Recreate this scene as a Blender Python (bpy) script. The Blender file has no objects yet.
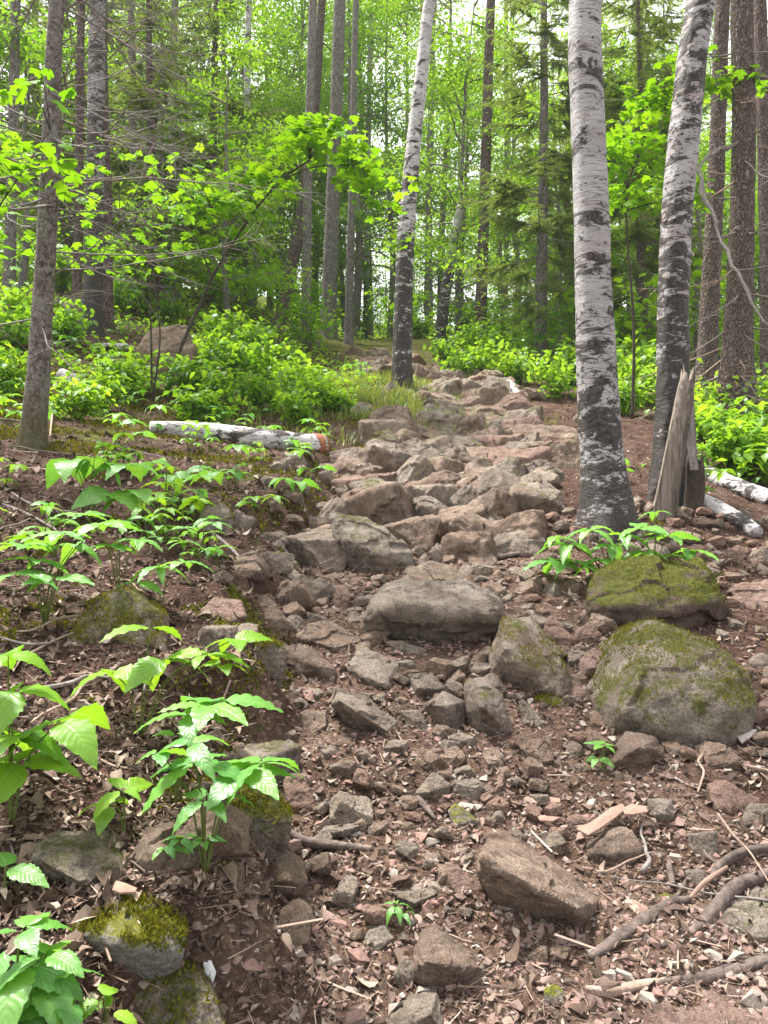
import bpy, bmesh, math, random
import numpy as np
from mathutils import Vector, Matrix

SC = bpy.context.scene
COL = SC.collection
R = math.radians
F = 769.0
CAM = np.array([0.0, 0.0, 1.5])

# ------------------------------------------------------------------ camera, sky, sun, exposure
cam_d = bpy.data.cameras.new('camera')
cam = bpy.data.objects.new('camera', cam_d)
COL.objects.link(cam)
cam.location = (0, 0, 1.5)
cam.rotation_euler = (R(90), 0, 0)
cam_d.sensor_fit = 'VERTICAL'
cam_d.sensor_height = 24.0
cam_d.sensor_width = 18.0
cam_d.lens = 24.0 * F / 1024.0
cam_d.clip_start = 0.05
cam_d.clip_end = 1000.0
SC.camera = cam

SUN_EL, SUN_ROT = R(66), R(-50)       # high, a little behind the hillside to the left
world = bpy.data.worlds.new("World")
SC.world = world
world.use_nodes = True
wn = world.node_tree
for n in list(wn.nodes):
    wn.nodes.remove(n)
sky = wn.nodes.new('ShaderNodeTexSky')
sky.sky_type = 'NISHITA'
sky.sun_disc = False
sky.sun_elevation = SUN_EL
sky.sun_rotation = SUN_ROT
sky.air_density = 1.0
sky.dust_density = 3.0
hs = wn.nodes.new('ShaderNodeHueSaturation')
hs.inputs['Saturation'].default_value = 0.12
hs.inputs['Value'].default_value = 1.1
bg = wn.nodes.new('ShaderNodeBackground')
bg.inputs['Strength'].default_value = 0.12
wo = wn.nodes.new('ShaderNodeOutputWorld')
wn.links.new(sky.outputs[0], hs.inputs['Color'])
wn.links.new(hs.outputs[0], bg.inputs[0])
wn.links.new(bg.outputs[0], wo.inputs[0])

sun_d = bpy.data.lights.new('sun', 'SUN')
sun_d.energy = 3.2
sun_d.angle = R(9)
sun_d.color = (1.0, 0.95, 0.87)
sun = bpy.data.objects.new('sun', sun_d)
COL.objects.link(sun)
_sd = Vector((math.sin(SUN_ROT) * math.cos(SUN_EL), math.cos(SUN_ROT) * math.cos(SUN_EL), math.sin(SUN_EL)))
sun.rotation_euler = _sd.to_track_quat('Z', 'Y').to_euler()

SC.view_settings.view_transform = 'Standard'
SC.view_settings.look = 'None'
SC.view_settings.gamma = 1.0
SC.view_settings.exposure = 1.78
SC.view_settings.use_curve_mapping = False
SC.render.engine = 'CYCLES'
SC.cycles.max_bounces = 5
SC.cycles.diffuse_bounces = 4
SC.cycles.glossy_bounces = 2
SC.cycles.transmission_bounces = 3
SC.cycles.use_denoising = True
SC.cycles.use_adaptive_sampling = True
SC.cycles.adaptive_threshold = 0.015

HAZE = 0.0010
SC.cycles.volume_bounces = 0
rng = np.random.default_rng(7)

# ------------------------------------------------------------------ numpy helpers
def _h(ix, iy, iz, seed):
    h = (ix.astype(np.uint32) * np.uint32(374761393) + iy.astype(np.uint32) * np.uint32(668265263)
         + iz.astype(np.uint32) * np.uint32(2246822519) + np.uint32((seed * 3266489917) & 0xffffffff))
    h ^= h >> np.uint32(13)
    h *= np.uint32(1274126177)
    h ^= h >> np.uint32(16)
    h *= np.uint32(2654435761)
    h ^= h >> np.uint32(15)
    return h.astype(np.float64) / 4294967295.0

def vnoise(p, seed=0):
    p = np.asarray(p, float)
    i = np.floor(p).astype(np.int64)
    f = p - i
    u = f * f * (3 - 2 * f)
    i = i + 100000
    r = 0
    for dx in (0, 1):
        for dy in (0, 1):
            for dz in (0, 1):
                w = (u[:, 0] if dx else 1 - u[:, 0]) * (u[:, 1] if dy else 1 - u[:, 1]) * (u[:, 2] if dz else 1 - u[:, 2])
                r = r + w * _h(i[:, 0] + dx, i[:, 1] + dy, i[:, 2] + dz, seed)
    return r * 2 - 1

def fbm(p, octv=4, seed=0, gain=0.5):
    a, s, t = 1.0, 0.0, 0.0
    p = np.asarray(p, float)
    for k in range(octv):
        s = s + a * vnoise(p * (2.03 ** k) + k * 17.3, seed + k)
        t += a
        a *= gain
    return s / t

def fbm2(x, y, octv=4, seed=0, gain=0.5):
    x = np.asarray(x, float); y = np.asarray(y, float)
    return fbm(np.stack([x.ravel(), y.ravel(), np.zeros(x.size)], 1), octv, seed, gain).reshape(x.shape)

def sm(a, b, x):
    t = np.clip((x - a) / (b - a), 0, 1)
    return t * t * (3 - 2 * t)

# ------------------------------------------------------------------ terrain
def bank_edge(y):
    return np.interp(y, [0.0, 1.5, 2.0, 3.0, 4.0, 5.0, 6.0, 8.0], [-0.30, -0.31, -0.36, -0.47, -0.56, -0.55, -0.5, -0.4])

def path_c(y):
    return np.interp(y, [0, 2, 3, 4.5, 6, 8, 11, 14, 17, 20, 24, 30], [0.35, 0.35, 0.35, 0.25, 0.45, 0.75, 1.0, 0.75, 0.2, -0.3, -0.6, -0.6])

def path_w(y):
    return np.interp(y, [0, 2, 4, 6, 8, 12, 18, 30], [0.75, 0.75, 0.7, 0.75, 0.8, 0.9, 1.3, 0.8])

def Hs(x, y):
    x = np.asarray(x, float); y = np.asarray(y, float)
    z = 0.285 * np.minimum(y, 19)
    yy = np.clip(y - 19, 0, 8)
    z = z + 0.285 * yy - (0.285 - 0.255) * yy ** 2 / 16
    z = z + 0.255 * np.clip(y - 27, 0, 60)
    e = bank_edge(y)
    fade = 1 - sm(5.5, 8.0, y)
    z = z + 0.24 * sm(0.0, 0.30, e - x + 0.10 + 0.22 * fbm2(x * 3, y * 3, 2, 61)) * fade
    z = z + 0.12 * np.clip(-x - 0.4, 0, 30) * (1 - 0.3 * sm(4, 9, y))
    z = z + 0.24 * sm(5, 11, y) * 6 * np.tanh(np.clip(-x - 1.6, 0, 40) / 6)
    z = z - 0.03 * np.clip(x - 2.2, 0, 12)
    # root mound under the two birches, grassy hump beside the far birch, worn gully of the trail
    z = z + 0.14 * np.exp(-(((x - 1.65) / 0.75) ** 2 + ((y - 5.35) / 0.7) ** 2))
    z = z + 0.30 * np.exp(-(((x - 0.1) / 1.0) ** 2 + ((y - 10.3) / 2.0) ** 2))
    z = z - 0.16 * np.exp(-((x - path_c(y)) / (path_w(y) * 0.9)) ** 2) * sm(5.5, 8, y)
    z = z + 0.09 * fbm2(x * 0.7, y * 0.7, 3, 5) + 0.5 * fbm2(x * 0.09, y * 0.09, 2, 9) * sm(8, 25, y)
    return z

def Hf(x, y):
    m = sm(7, 2, -0 + np.maximum(y, 0))
    return Hs(x, y) + 0.030 * fbm2(x * 4.5, y * 4.5, 3, 21) + 0.012 * fbm2(x * 22, y * 22, 3, 31) * sm(12, 6, y)

_ys = np.geomspace(0.7, 90, 5000)
def hit(px, py, mx=60.0):
    """where the view ray of that spot meets the smooth ground"""
    xs = (px - 384.0) / F * _ys
    zs = 1.5 + (512.0 - py) / F * _ys
    g = Hs(xs, _ys)
    k = np.argmax(zs < g)
    if not (zs[k] < g[k]) or _ys[k] > mx:
        return None
    return np.array([xs[k], _ys[k], g[k]])

def at(px, py, y):
    return np.array([(px - 384.0) / F * y, y, 1.5 + (512.0 - py) / F * y])

def to_px(p):
    return 384 + p[0] / p[1] * F, 512 - (p[2] - 1.5) / p[1] * F

# ------------------------------------------------------------------ objects
def mesh_np(name, V, T, mats, attrs=None, smooth=True, midx=None):
    me = bpy.data.meshes.new(name)
    V = np.ascontiguousarray(V, dtype=np.float32)
    T = np.ascontiguousarray(T, dtype=np.int32)
    n = T.shape[1]
    me.vertices.add(len(V)); me.vertices.foreach_set('co', V.ravel())
    me.loops.add(T.size); me.loops.foreach_set('vertex_index', T.ravel())
    me.polygons.add(len(T))
    me.polygons.foreach_set('loop_start', np.arange(0, T.size, n, dtype=np.int32))
    me.polygons.foreach_set('use_smooth', np.full(len(T), smooth))
    if not isinstance(mats, (list, tuple)):
        mats = [mats]
    for m in mats:
        me.materials.append(m)
    if midx is not None:
        me.polygons.foreach_set('material_index', np.ascontiguousarray(midx, dtype=np.int32))
    for k, a in (attrs or {}).items():
        a = np.asarray(a, dtype=np.float32)
        at_ = me.attributes.new(k, 'FLOAT' if a.ndim == 1 else 'FLOAT_VECTOR', 'POINT')
        at_.data.foreach_set('value' if a.ndim == 1 else 'vector', a.ravel())
    me.update(calc_edges=True)
    return me

def link(name, me, parent=None, loc=None):
    o = bpy.data.objects.new(name, me)
    COL.objects.link(o)
    if parent is not None:
        o.parent = parent
    if loc is not None:
        o.location = loc
    return o

def tag(o, label=None, cat=None, group=None, kind=None):
    if label: o['label'] = label
    if cat: o['category'] = cat
    if group: o['group'] = group
    if kind: o['kind'] = kind
    return o

def empty(name, loc, rz=0.0, label=None, cat=None, group=None):
    o = bpy.data.objects.new(name, None)
    COL.objects.link(o)
    o.location = tuple(float(v) for v in loc)
    o.rotation_euler = (0, 0, rz)
    o.empty_display_size = 0.1
    return tag(o, label, cat, group)

def copy_tree(o, parent=None):
    c = o.copy(); COL.objects.link(c)
    if parent is not None:
        c.parent = parent
    for ch in list(KIDS.get(o.name, [])):
        copy_tree(ch, c)
    return c
KIDS = {}
def part(name, me, parent):
    o = link(name, me, parent)
    KIDS.setdefault(parent.name, []).append(o)
    return o

class MB:
    """collects triangles"""
    def __init__(self):
        self.V = []; self.T = []; self.A = []; self.M = []; self.n = 0; self.U = []; self.has = False
    def add(self, V, T, rnd=0.5, m=0, luv=None):
        V = np.asarray(V, float)
        if luv is not None: self.has = True
        self.U.append(np.zeros((len(V), 3)) if luv is None else luv)
        self.V.append(V); self.T.append(np.asarray(T, int) + self.n)
        self.A.append(np.full(len(V), rnd) if np.isscalar(rnd) else np.asarray(rnd))
        self.M.append(np.full(len(T), m)); self.n += len(V)
        return self
    def tube(self, P, rad, seg=6, rnd=0.5, m=0, cap=True):
        V, T = tube(P, rad, seg, cap)
        return self.add(V, T, rnd, m)
    def mesh(self, name, mats, smooth=True):
        return mesh_np(name, np.concatenate(self.V), np.concatenate(self.T), mats,
                       dict(rnd=np.concatenate(self.A), **({'luv': np.concatenate(self.U)} if self.has else {})), smooth, np.concatenate(self.M))

def tube(P, rad, seg=6, cap=True):
    P = np.asarray(P, float); n = len(P)
    rad = np.broadcast_to(np.asarray(rad, float), (n,))
    d = np.gradient(P, axis=0)
    d /= np.linalg.norm(d, axis=1)[:, None] + 1e-9
    up = np.array([0, 0, 1.0]) if abs(d[0, 2]) < 0.8 else np.array([0, 1.0, 0])
    u = np.cross(up, d); u /= np.linalg.norm(u, axis=1)[:, None] + 1e-9
    v = np.cross(d, u)
    a = np.arange(seg) * 2 * np.pi / seg
    V = P[:, None, :] + rad[:, None, None] * (np.cos(a)[None, :, None] * u[:, None, :] + np.sin(a)[None, :, None] * v[:, None, :])
    V = V.reshape(-1, 3)
    i = np.arange(n - 1)[:, None] * seg + np.arange(seg)[None, :]
    j = np.arange(n - 1)[:, None] * seg + (np.arange(seg)[None, :] + 1) % seg
    T = np.concatenate([np.stack([i, j, j + seg], -1).reshape(-1, 3), np.stack([i, j + seg, i + seg], -1).reshape(-1, 3)])
    if cap:
        V = np.concatenate([V, P[:1], P[-1:]])
        c0, c1 = n * seg, n * seg + 1
        k = np.arange(seg); k2 = (k + 1) % seg
        T = np.concatenate([T, np.stack([np.full(seg, c0), k2, k], -1), np.stack([np.full(seg, c1), k + (n - 1) * seg, k2 + (n - 1) * seg], -1)])
    return V, T

def spline(P, n):
    """Catmull-Rom through points"""
    P = np.asarray(P, float)
    if len(P) < 3:
        t = np.linspace(0, 1, n)[:, None]
        return P[0] * (1 - t) + P[-1] * t
    Q = np.vstack([2 * P[0] - P[1], P, 2 * P[-1] - P[-2]])
    s = np.linspace(0, len(P) - 1 - 1e-6, n)
    k = s.astype(int); t = (s - k)[:, None]
    a, b, c, d = Q[k], Q[k + 1], Q[k + 2], Q[k + 3]
    return 0.5 * (2 * b + (c - a) * t + (2 * a - 5 * b + 4 * c - d) * t ** 2 + (3 * b - a - 3 * c + d) * t ** 3)

def rotm(a, b, c):
    a, b, c = np.broadcast_arrays(*[np.atleast_1d(np.asarray(v, float)) for v in (a, b, c)])
    ca, sa, cb, sb, cc, sc_ = np.cos(a), np.sin(a), np.cos(b), np.sin(b), np.cos(c), np.sin(c)
    z = np.zeros_like(ca); o = np.ones_like(ca)
    Rz = np.stack([np.stack([ca, -sa, z], -1), np.stack([sa, ca, z], -1), np.stack([z, z, o], -1)], -2)
    Ry = np.stack([np.stack([cb, z, sb], -1), np.stack([z, o, z], -1), np.stack([-sb, z, cb], -1)], -2)
    Rx = np.stack([np.stack([o, z, z], -1), np.stack([z, cc, -sc_], -1), np.stack([z, sc_, cc], -1)], -2)
    return Rz @ Ry @ Rx

def place(tv, tf, pos, Rm, s):
    N = len(pos); n = len(tv)
    s = np.broadcast_to(np.asarray(s, float), (N,)) if np.ndim(s) < 2 else s
    tvs = tv[None] * (s[:, None, None] if s.ndim == 1 else s[:, None, :])
    V = np.einsum('nij,nkj->nki', Rm, tvs) + pos[:, None, :]
    T = tf[None] + (np.arange(N) * n)[:, None, None]
    return V.reshape(-1, 3), T.reshape(-1, 3)

# ------------------------------------------------------------------ node helpers
def mat(name):
    m = bpy.data.materials.new(name); m.use_nodes = True
    nt = m.node_tree
    for n in list(nt.nodes): nt.nodes.remove(n)
    return m, nt
def nd(nt, t, **kw):
    n = nt.nodes.new(t)
    for k, v in kw.items(): setattr(n, k, v)
    return n
def setin(n, **kw):
    for k, v in kw.items():
        n.inputs[k.replace('_', ' ')].default_value = v
def lk(nt, a, b): nt.links.new(a, b)
def noise(nt, vec, scale, detail=5, rough=0.55, dist=0.0):
    n = nd(nt, 'ShaderNodeTexNoise')
    n.inputs['Scale'].default_value = scale; n.inputs['Detail'].default_value = detail
    n.inputs['Roughness'].default_value = rough; n.inputs['Distortion'].default_value = dist
    if vec is not None: lk(nt, vec, n.inputs['Vector'])
    return n.outputs['Fac']
def ramp(nt, fac, stops, interp='LINEAR'):
    n = nd(nt, 'ShaderNodeValToRGB'); cr = n.color_ramp; cr.interpolation = interp
    while len(cr.elements) < len(stops): cr.elements.new(0.5)
    for e, (p, c) in zip(cr.elements, stops):
        e.position = p; e.color = (c, c, c, 1) if np.isscalar(c) else (*c, 1)
    if fac is not None: lk(nt, fac, n.inputs[0])
    return n.outputs[0]
def mixc(nt, fac, a, b, mode='MIX'):
    n = nd(nt, 'ShaderNodeMix', data_type='RGBA', blend_type=mode)
    for s, v in ((0, fac), (6, a), (7, b)):
        if hasattr(v, 'links'): lk(nt, v, n.inputs[s])
        else: n.inputs[s].default_value = v if s == 0 else (*v, 1)
    return n.outputs[2]
def math_(nt, op, a, b=None):
    n = nd(nt, 'ShaderNodeMath', operation=op)
    for s, v in ((0, a), (1, b)):
        if v is None: continue
        if hasattr(v, 'links'): lk(nt, v, n.inputs[s])
        else: n.inputs[s].default_value = v
    return n.outputs[0]
def mapping(nt, vec, sc):
    n = nd(nt, 'ShaderNodeMapping'); n.inputs['Scale'].default_value = sc
    lk(nt, vec, n.inputs['Vector']); return n.outputs[0]
def bump(nt, h, strength, dist, nrm=None):
    n = nd(nt, 'ShaderNodeBump'); n.inputs['Strength'].default_value = strength; n.inputs['Distance'].default_value = dist
    lk(nt, h, n.inputs['Height'])
    if nrm is not None: lk(nt, nrm, n.inputs['Normal'])
    return n.outputs[0]
def princ(nt, col, rough=0.9, nrm=None, spec=0.25):
    p = nd(nt, 'ShaderNodeBsdfPrincipled'); o = nd(nt, 'ShaderNodeOutputMaterial')
    if hasattr(col, 'links'): lk(nt, col, p.inputs['Base Color'])
    else: p.inputs['Base Color'].default_value = (*col, 1)
    if hasattr(rough, 'links'): lk(nt, rough, p.inputs['Roughness'])
    else: p.inputs['Roughness'].default_value = rough
    p.inputs['Specular IOR Level'].default_value = spec
    if nrm is not None: lk(nt, nrm, p.inputs['Normal'])
    lk(nt, p.outputs[0], o.inputs[0]); return p
def geo_pos(nt): return nd(nt, 'ShaderNodeNewGeometry').outputs['Position']
def attr(nt, name): 
    n = nd(nt, 'ShaderNodeAttribute', attribute_name=name); return n
def oinfo(nt): return nd(nt, 'ShaderNodeObjectInfo').outputs['Random']

def rock_mat(name, cols, moss=0.0, mosscol=((0.045, 0.052, 0.012), (0.15, 0.145, 0.03)), lichen=0.25, nzw=0.20):
    m, nt = mat(name)
    pos = nd(nt, 'ShaderNodeTexCoord').outputs['Object'] if False else geo_pos(nt)
    big = noise(nt, pos, 7, 8, 0.7, 0.5)
    c = ramp(nt, big, [(0.30, cols[0]), (0.5, cols[1]), (0.70, cols[2])])
    # per stone tint
    rn = oinfo(nt)
    tint = ramp(nt, rn, [(0.0, (1.08, 0.99, 0.92)), (0.35, (0.95, 0.93, 0.92)), (0.7, (1.05, 1.0, 0.95)), (1.0, (0.82, 0.80, 0.80))])
    c = mixc(nt, 0.8, c, tint, 'MULTIPLY')
    sp = noise(nt, pos, 160, 3, 0.7)
    c = mixc(nt, 0.75, c, ramp(nt, sp, [(0.35, 0.45), (0.5, 1.0), (0.66, 1.5)]), 'MULTIPLY')
    li = noise(nt, pos, 28, 4, 0.65)
    lf = ramp(nt, li, [(0.60, 0.0), (0.66, 1.0)])
    c = mixc(nt, math_(nt, 'MULTIPLY', lf, lichen), c, (0.42, 0.42, 0.37))
    dk = ramp(nt, noise(nt, pos, 17, 6, 0.7), [(0.36, 1.0), (0.46, 0.0)])
    c = mixc(nt, math_(nt, 'MULTIPLY', dk, 0.6), c, (0.055, 0.042, 0.035))
    # dirt staining
    ds = ramp(nt, noise(nt, pos, 3.1, 5, 0.6), [(0.42, 0.0), (0.62, 1.0)])
    c = mixc(nt, math_(nt, 'MULTIPLY', ds, 0.28), c, (0.17, 0.095, 0.07))
    nz = nd(nt, 'ShaderNodeSeparateXYZ'); lk(nt, nd(nt, 'ShaderNodeNewGeometry').outputs['Normal'], nz.inputs[0])
    if moss > 0:
        mn = noise(nt, pos, 8, 9, 0.85)
        v = math_(nt, 'ADD', math_(nt, 'MULTIPLY', nz.outputs['Z'], nzw), mn)
        mf = ramp(nt, v, [(0.98 - moss * 0.5, 0.0), (1.05 - moss * 0.5, 0.95)])
        mc = ramp(nt, noise(nt, pos, 60, 4, 0.7), [(0.3, mosscol[0]), (0.7, mosscol[1])])
        c = mixc(nt, mf, c, mc)
    b = noise(nt, pos, 55, 8, 0.75)
    b2 = noise(nt, pos, 16, 9, 0.72, 0.2)
    cr = nd(nt, 'ShaderNodeTexVoronoi', feature='DISTANCE_TO_EDGE'); cr.inputs['Scale'].default_value = 9
    lk(nt, pos, cr.inputs['Vector'])
    ck = ramp(nt, cr.outputs['Distance'], [(0.0, 0.0), (0.03, 1.0)])
    n1 = bump(nt, b2, 0.9, 0.035)
    n1 = bump(nt, ck, 0.10, 0.006, n1)
    n2 = bump(nt, b, 1.0, 0.014, n1)
    princ(nt, c, 0.88, n2, 0.2)
    return m

GREY = ((0.12, 0.10, 0.082), (0.27, 0.232, 0.195), (0.43, 0.38, 0.325))
PINK = ((0.17, 0.11, 0.088), (0.29, 0.20, 0.165), (0.38, 0.285, 0.24))
BROWN = ((0.11, 0.082, 0.064), (0.25, 0.19, 0.15), (0.40, 0.32, 0.26))
M = {}
M['grey'] = rock_mat('grey_stone', GREY, 0.25)
M['pink'] = rock_mat('reddish_stone', PINK, 0.0, lichen=0.1)
M['brown'] = rock_mat('brown_stone', BROWN, 0.15)
M['mossy'] = rock_mat('mossy_stone', GREY, 0.80)
M['darkmoss'] = rock_mat('dark_mossy_stone', ((0.06, 0.045, 0.035), (0.13, 0.10, 0.08), (0.22, 0.18, 0.145)), 0.84, ((0.045, 0.055, 0.010), (0.15, 0.16, 0.02)), nzw=0.22)
M['patchy'] = rock_mat('patchy_mossy_stone', GREY, 0.93, lichen=0.6, nzw=0.07)
M['halfmoss'] = rock_mat('half_mossy_stone', GREY, 0.62)
M['white'] = rock_mat('pale_stone', ((0.26, 0.25, 0.24), (0.38, 0.37, 0.35), (0.48, 0.47, 0.44)), 0.80, ((0.10, 0.11, 0.01), (0.30, 0.29, 0.03)))

def ground_mat():
    m, nt = mat('forest_soil')
    pos = geo_pos(nt)
    zone = attr(nt, 'zone')
    sx = nd(nt, 'ShaderNodeSeparateXYZ'); lk(nt, zone.outputs['Vector'], sx.inputs[0])
    a = noise(nt, pos, 5, 6, 0.6)
    dirt = ramp(nt, a, [(0.3, (0.06, 0.036, 0.026)), (0.5, (0.13, 0.082, 0.060)), (0.72, (0.24, 0.165, 0.125))])
    fl = ramp(nt, noise(nt, pos, 7, 6, 0.65), [(0.3, (0.035, 0.020, 0.014)), (0.5, (0.085, 0.048, 0.036)), (0.7, (0.15, 0.095, 0.075))])
    c = mixc(nt, sx.outputs['X'], fl, dirt)
    v = nd(nt, 'ShaderNodeTexVoronoi', feature='F1'); v.inputs['Scale'].default_value = 75
    v.inputs['Randomness'].default_value = 1.0
    lk(nt, pos, v.inputs['Vector'])
    hsv = nd(nt, 'ShaderNodeSeparateColor'); lk(nt, v.outputs['Color'], hsv.inputs[0])
    c = mixc(nt, 0.7, c, ramp(nt, hsv.outputs[0], [(0.0, 0.5), (0.5, 0.95), (0.85, 1.25), (1.0, 1.9)]), 'MULTIPLY')
    c = mixc(nt, 0.5, c, ramp(nt, noise(nt, pos, 190, 3, 0.7), [(0.35, 0.6), (0.65, 1.35)]), 'MULTIPLY')
    mn = noise(nt, pos, 4.2, 6, 0.72)
    mf = ramp(nt, math_(nt, 'ADD', mn, math_(nt, 'MULTIPLY', sx.outputs['Y'], 0.45)), [(0.72, 0.0), (0.80, 1.0)])
    mc = ramp(nt, noise(nt, pos, 45, 4, 0.7), [(0.3, (0.035, 0.045, 0.008)), (0.7, (0.13, 0.14, 0.02))])
    c = mixc(nt, mf, c, mc)
    n1 = bump(nt, noise(nt, pos, 24, 7, 0.7), 1.0, 0.03)
    n2 = bump(nt, v.outputs['Distance'], 0.5, 0.012, n1)
    n3 = bump(nt, noise(nt, pos, 140, 4, 0.7), 0.7, 0.006, n2)
    princ(nt, c, 0.95, n3, 0.12)
    return m
M['ground'] = ground_mat()

def leaf_mat(name, c0, c1, trans=0.5, gloss=0.06, tmul=1.6, veins=False):
    m, nt = mat(name)
    r = attr(nt, 'rnd').outputs['Fac']
    c = ramp(nt, r, [(0.0, c0), (1.0, c1)])
    rn = oinfo(nt)
    c = mixc(nt, 1.0, c, ramp(nt, rn, [(0.0, (0.8, 0.86, 0.8)), (1.0, (1.15, 1.08, 1.0))]), 'MULTIPLY')
    if veins:
        lv = attr(nt, 'luv'); sx = nd(nt, 'ShaderNodeSeparateXYZ'); lk(nt, lv.outputs['Vector'], sx.inputs[0])
        av = math_(nt, 'ABSOLUTE', sx.outputs['Y'])
        rib = ramp(nt, av, [(0.02, 1.0), (0.07, 0.0)])
        sv = math_(nt, 'SINE', math_(nt, 'MULTIPLY', math_(nt, 'SUBTRACT', sx.outputs['X'], math_(nt, 'MULTIPLY', av, 0.22)), 62.0))
        svr = ramp(nt, sv, [(0.80, 0.0), (1.0, 1.0)])
        vv = math_(nt, 'MAXIMUM', rib, math_(nt, 'MULTIPLY', svr, 0.40))
        c = mixc(nt, math_(nt, 'MULTIPLY', vv, 0.28), c, (0.30, 0.46, 0.16))
        c = mixc(nt, ramp(nt, noise(nt, geo_pos(nt), 85, 4, 0.7), [(0.66, 0.0), (0.70, 0.85)]), c, (0.18, 0.13, 0.045))
        c = mixc(nt, 0.45, c, ramp(nt, noise(nt, geo_pos(nt), 45, 4, 0.6), [(0.3, 0.7), (0.7, 1.25)]), 'MULTIPLY')
        nrm = bump(nt, math_(nt, 'ADD', math_(nt, 'MULTIPLY', sv, -0.5), math_(nt, 'MULTIPLY', rib, -2.0)), 0.35, 0.0012)
    tc = mixc(nt, 1.0, c, (tmul * 1.15, tmul, tmul * 0.5), 'MULTIPLY')
    d = nd(nt, 'ShaderNodeBsdfDiffuse'); lk(nt, c, d.inputs['Color'])
    t = nd(nt, 'ShaderNodeBsdfTranslucent'); lk(nt, tc, t.inputs['Color'])
    mx = nd(nt, 'ShaderNodeMixShader'); mx.inputs[0].default_value = trans
    lk(nt, d.outputs[0], mx.inputs[1]); lk(nt, t.outputs[0], mx.inputs[2])
    g = nd(nt, 'ShaderNodeBsdfGlossy'); g.inputs['Roughness'].default_value = 0.42
    g.inputs['Color'].default_value = (0.85, 0.95, 0.9, 1)
    mg = nd(nt, 'ShaderNodeMixShader'); mg.inputs[0].default_value = gloss
    lk(nt, mx.outputs[0], mg.inputs[1]); lk(nt, g.outputs[0], mg.inputs[2])
    if veins:
        for q in (d, t, g): lk(nt, nrm, q.inputs['Normal'])
    o = nd(nt, 'ShaderNodeOutputMaterial'); lk(nt, mg.outputs[0], o.inputs[0])
    return m
M['leaf_fg'] = leaf_mat('young_green_leaf', (0.10, 0.29, 0.055), (0.17, 0.38, 0.05), 0.42, 0.055, 1.6, True)
M['leaf_yel'] = leaf_mat('yellow_green_leaf', (0.13, 0.30, 0.02), (0.21, 0.39, 0.025), 0.42, 0.04, 1.6, True)
M['leaf_maple'] = leaf_mat('maple_leaf', (0.11, 0.29, 0.012), (0.22, 0.42, 0.015), 0.52, 0.03)
M['leaf_wood'] = leaf_mat('woodland_leaf', (0.085, 0.21, 0.02), (0.22, 0.40, 0.035), 0.58, 0.03, 1.6)
M['needle'] = leaf_mat('needles', (0.09, 0.17, 0.05), (0.21, 0.31, 0.09), 0.45, 0.03)
M['grass'] = leaf_mat('grass_blade', (0.07, 0.17, 0.025), (0.28, 0.31, 0.09), 0.4, 0.05)
M['moss'] = leaf_mat('moss_tuft', (0.06, 0.07, 0.010), (0.22, 0.21, 0.03), 0.25, 0.0)

def litter_mat():
    m, nt = mat('dead_leaf')
    r = attr(nt, 'rnd').outputs['Fac']
    c = ramp(nt, r, [(0.0, (0.035, 0.022, 0.016)), (0.3, (0.095, 0.062, 0.045)), (0.55, (0.19, 0.132, 0.10)), (0.8, (0.33, 0.25, 0.20)), (0.94, (0.42, 0.33, 0.27)), (1.0, (0.50, 0.42, 0.35))])
    c = mixc(nt, 0.5, c, ramp(nt, noise(nt, geo_pos(nt), 120, 3), [(0.3, 0.6), (0.7, 1.3)]), 'MULTIPLY')
    princ(nt, c, 0.75, None, 0.25)
    return m
M['litter'] = litter_mat()

def wood_mat(name, c0, c1, scale=(30, 30, 3), gscale=6, moss=False, bumpd=0.01):
    m, nt = mat(name)
    tc = nd(nt, 'ShaderNodeTexCoord').outputs['Object']
    a = noise(nt, mapping(nt, tc, scale), gscale, 6, 0.65, 0.3)
    c = ramp(nt, a, [(0.32, c0), (0.68, c1)])
    c = mixc(nt, 0.5, c, ramp(nt, noise(nt, tc, 3, 4), [(0.3, 0.65), (0.7, 1.25)]), 'MULTIPLY')
    if moss:
        c = mixc(nt, ramp(nt, noise(nt, tc, 5, 5, 0.7), [(0.5, 0.0), (0.62, 0.8)]), c, (0.10, 0.11, 0.025))
    n = bump(nt, a, 0.9, bumpd)
    n = bump(nt, noise(nt, tc, 90, 4, 0.7), 0.5, 0.004, n)
    princ(nt, c, 0.88, n, 0.2)
    return m
M['root'] = wood_mat('root_bark', (0.055, 0.040, 0.035), (0.20, 0.155, 0.135), (2, 2, 2), 14)
M['deadwood'] = wood_mat('weathered_wood', (0.13, 0.10, 0.08), (0.44, 0.37, 0.31), (6, 6, 0.25), 9, False, 0.03)
M['stick'] = wood_mat('pale_stick', (0.22, 0.15, 0.11), (0.42, 0.32, 0.26), (3, 3, 3), 12)
M['twig'] = wood_mat('dry_twig', (0.14, 0.12, 0.11), (0.33, 0.29, 0.27), (6, 6, 6), 8)
M['stem'] = wood_mat('green_stem', (0.09, 0.12, 0.03), (0.16, 0.18, 0.05), (6, 6, 6), 8)
M['sapbark'] = wood_mat('sapling_bark', (0.035, 0.026, 0.022), (0.10, 0.08, 0.065), (8, 8, 3), 8)

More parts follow.
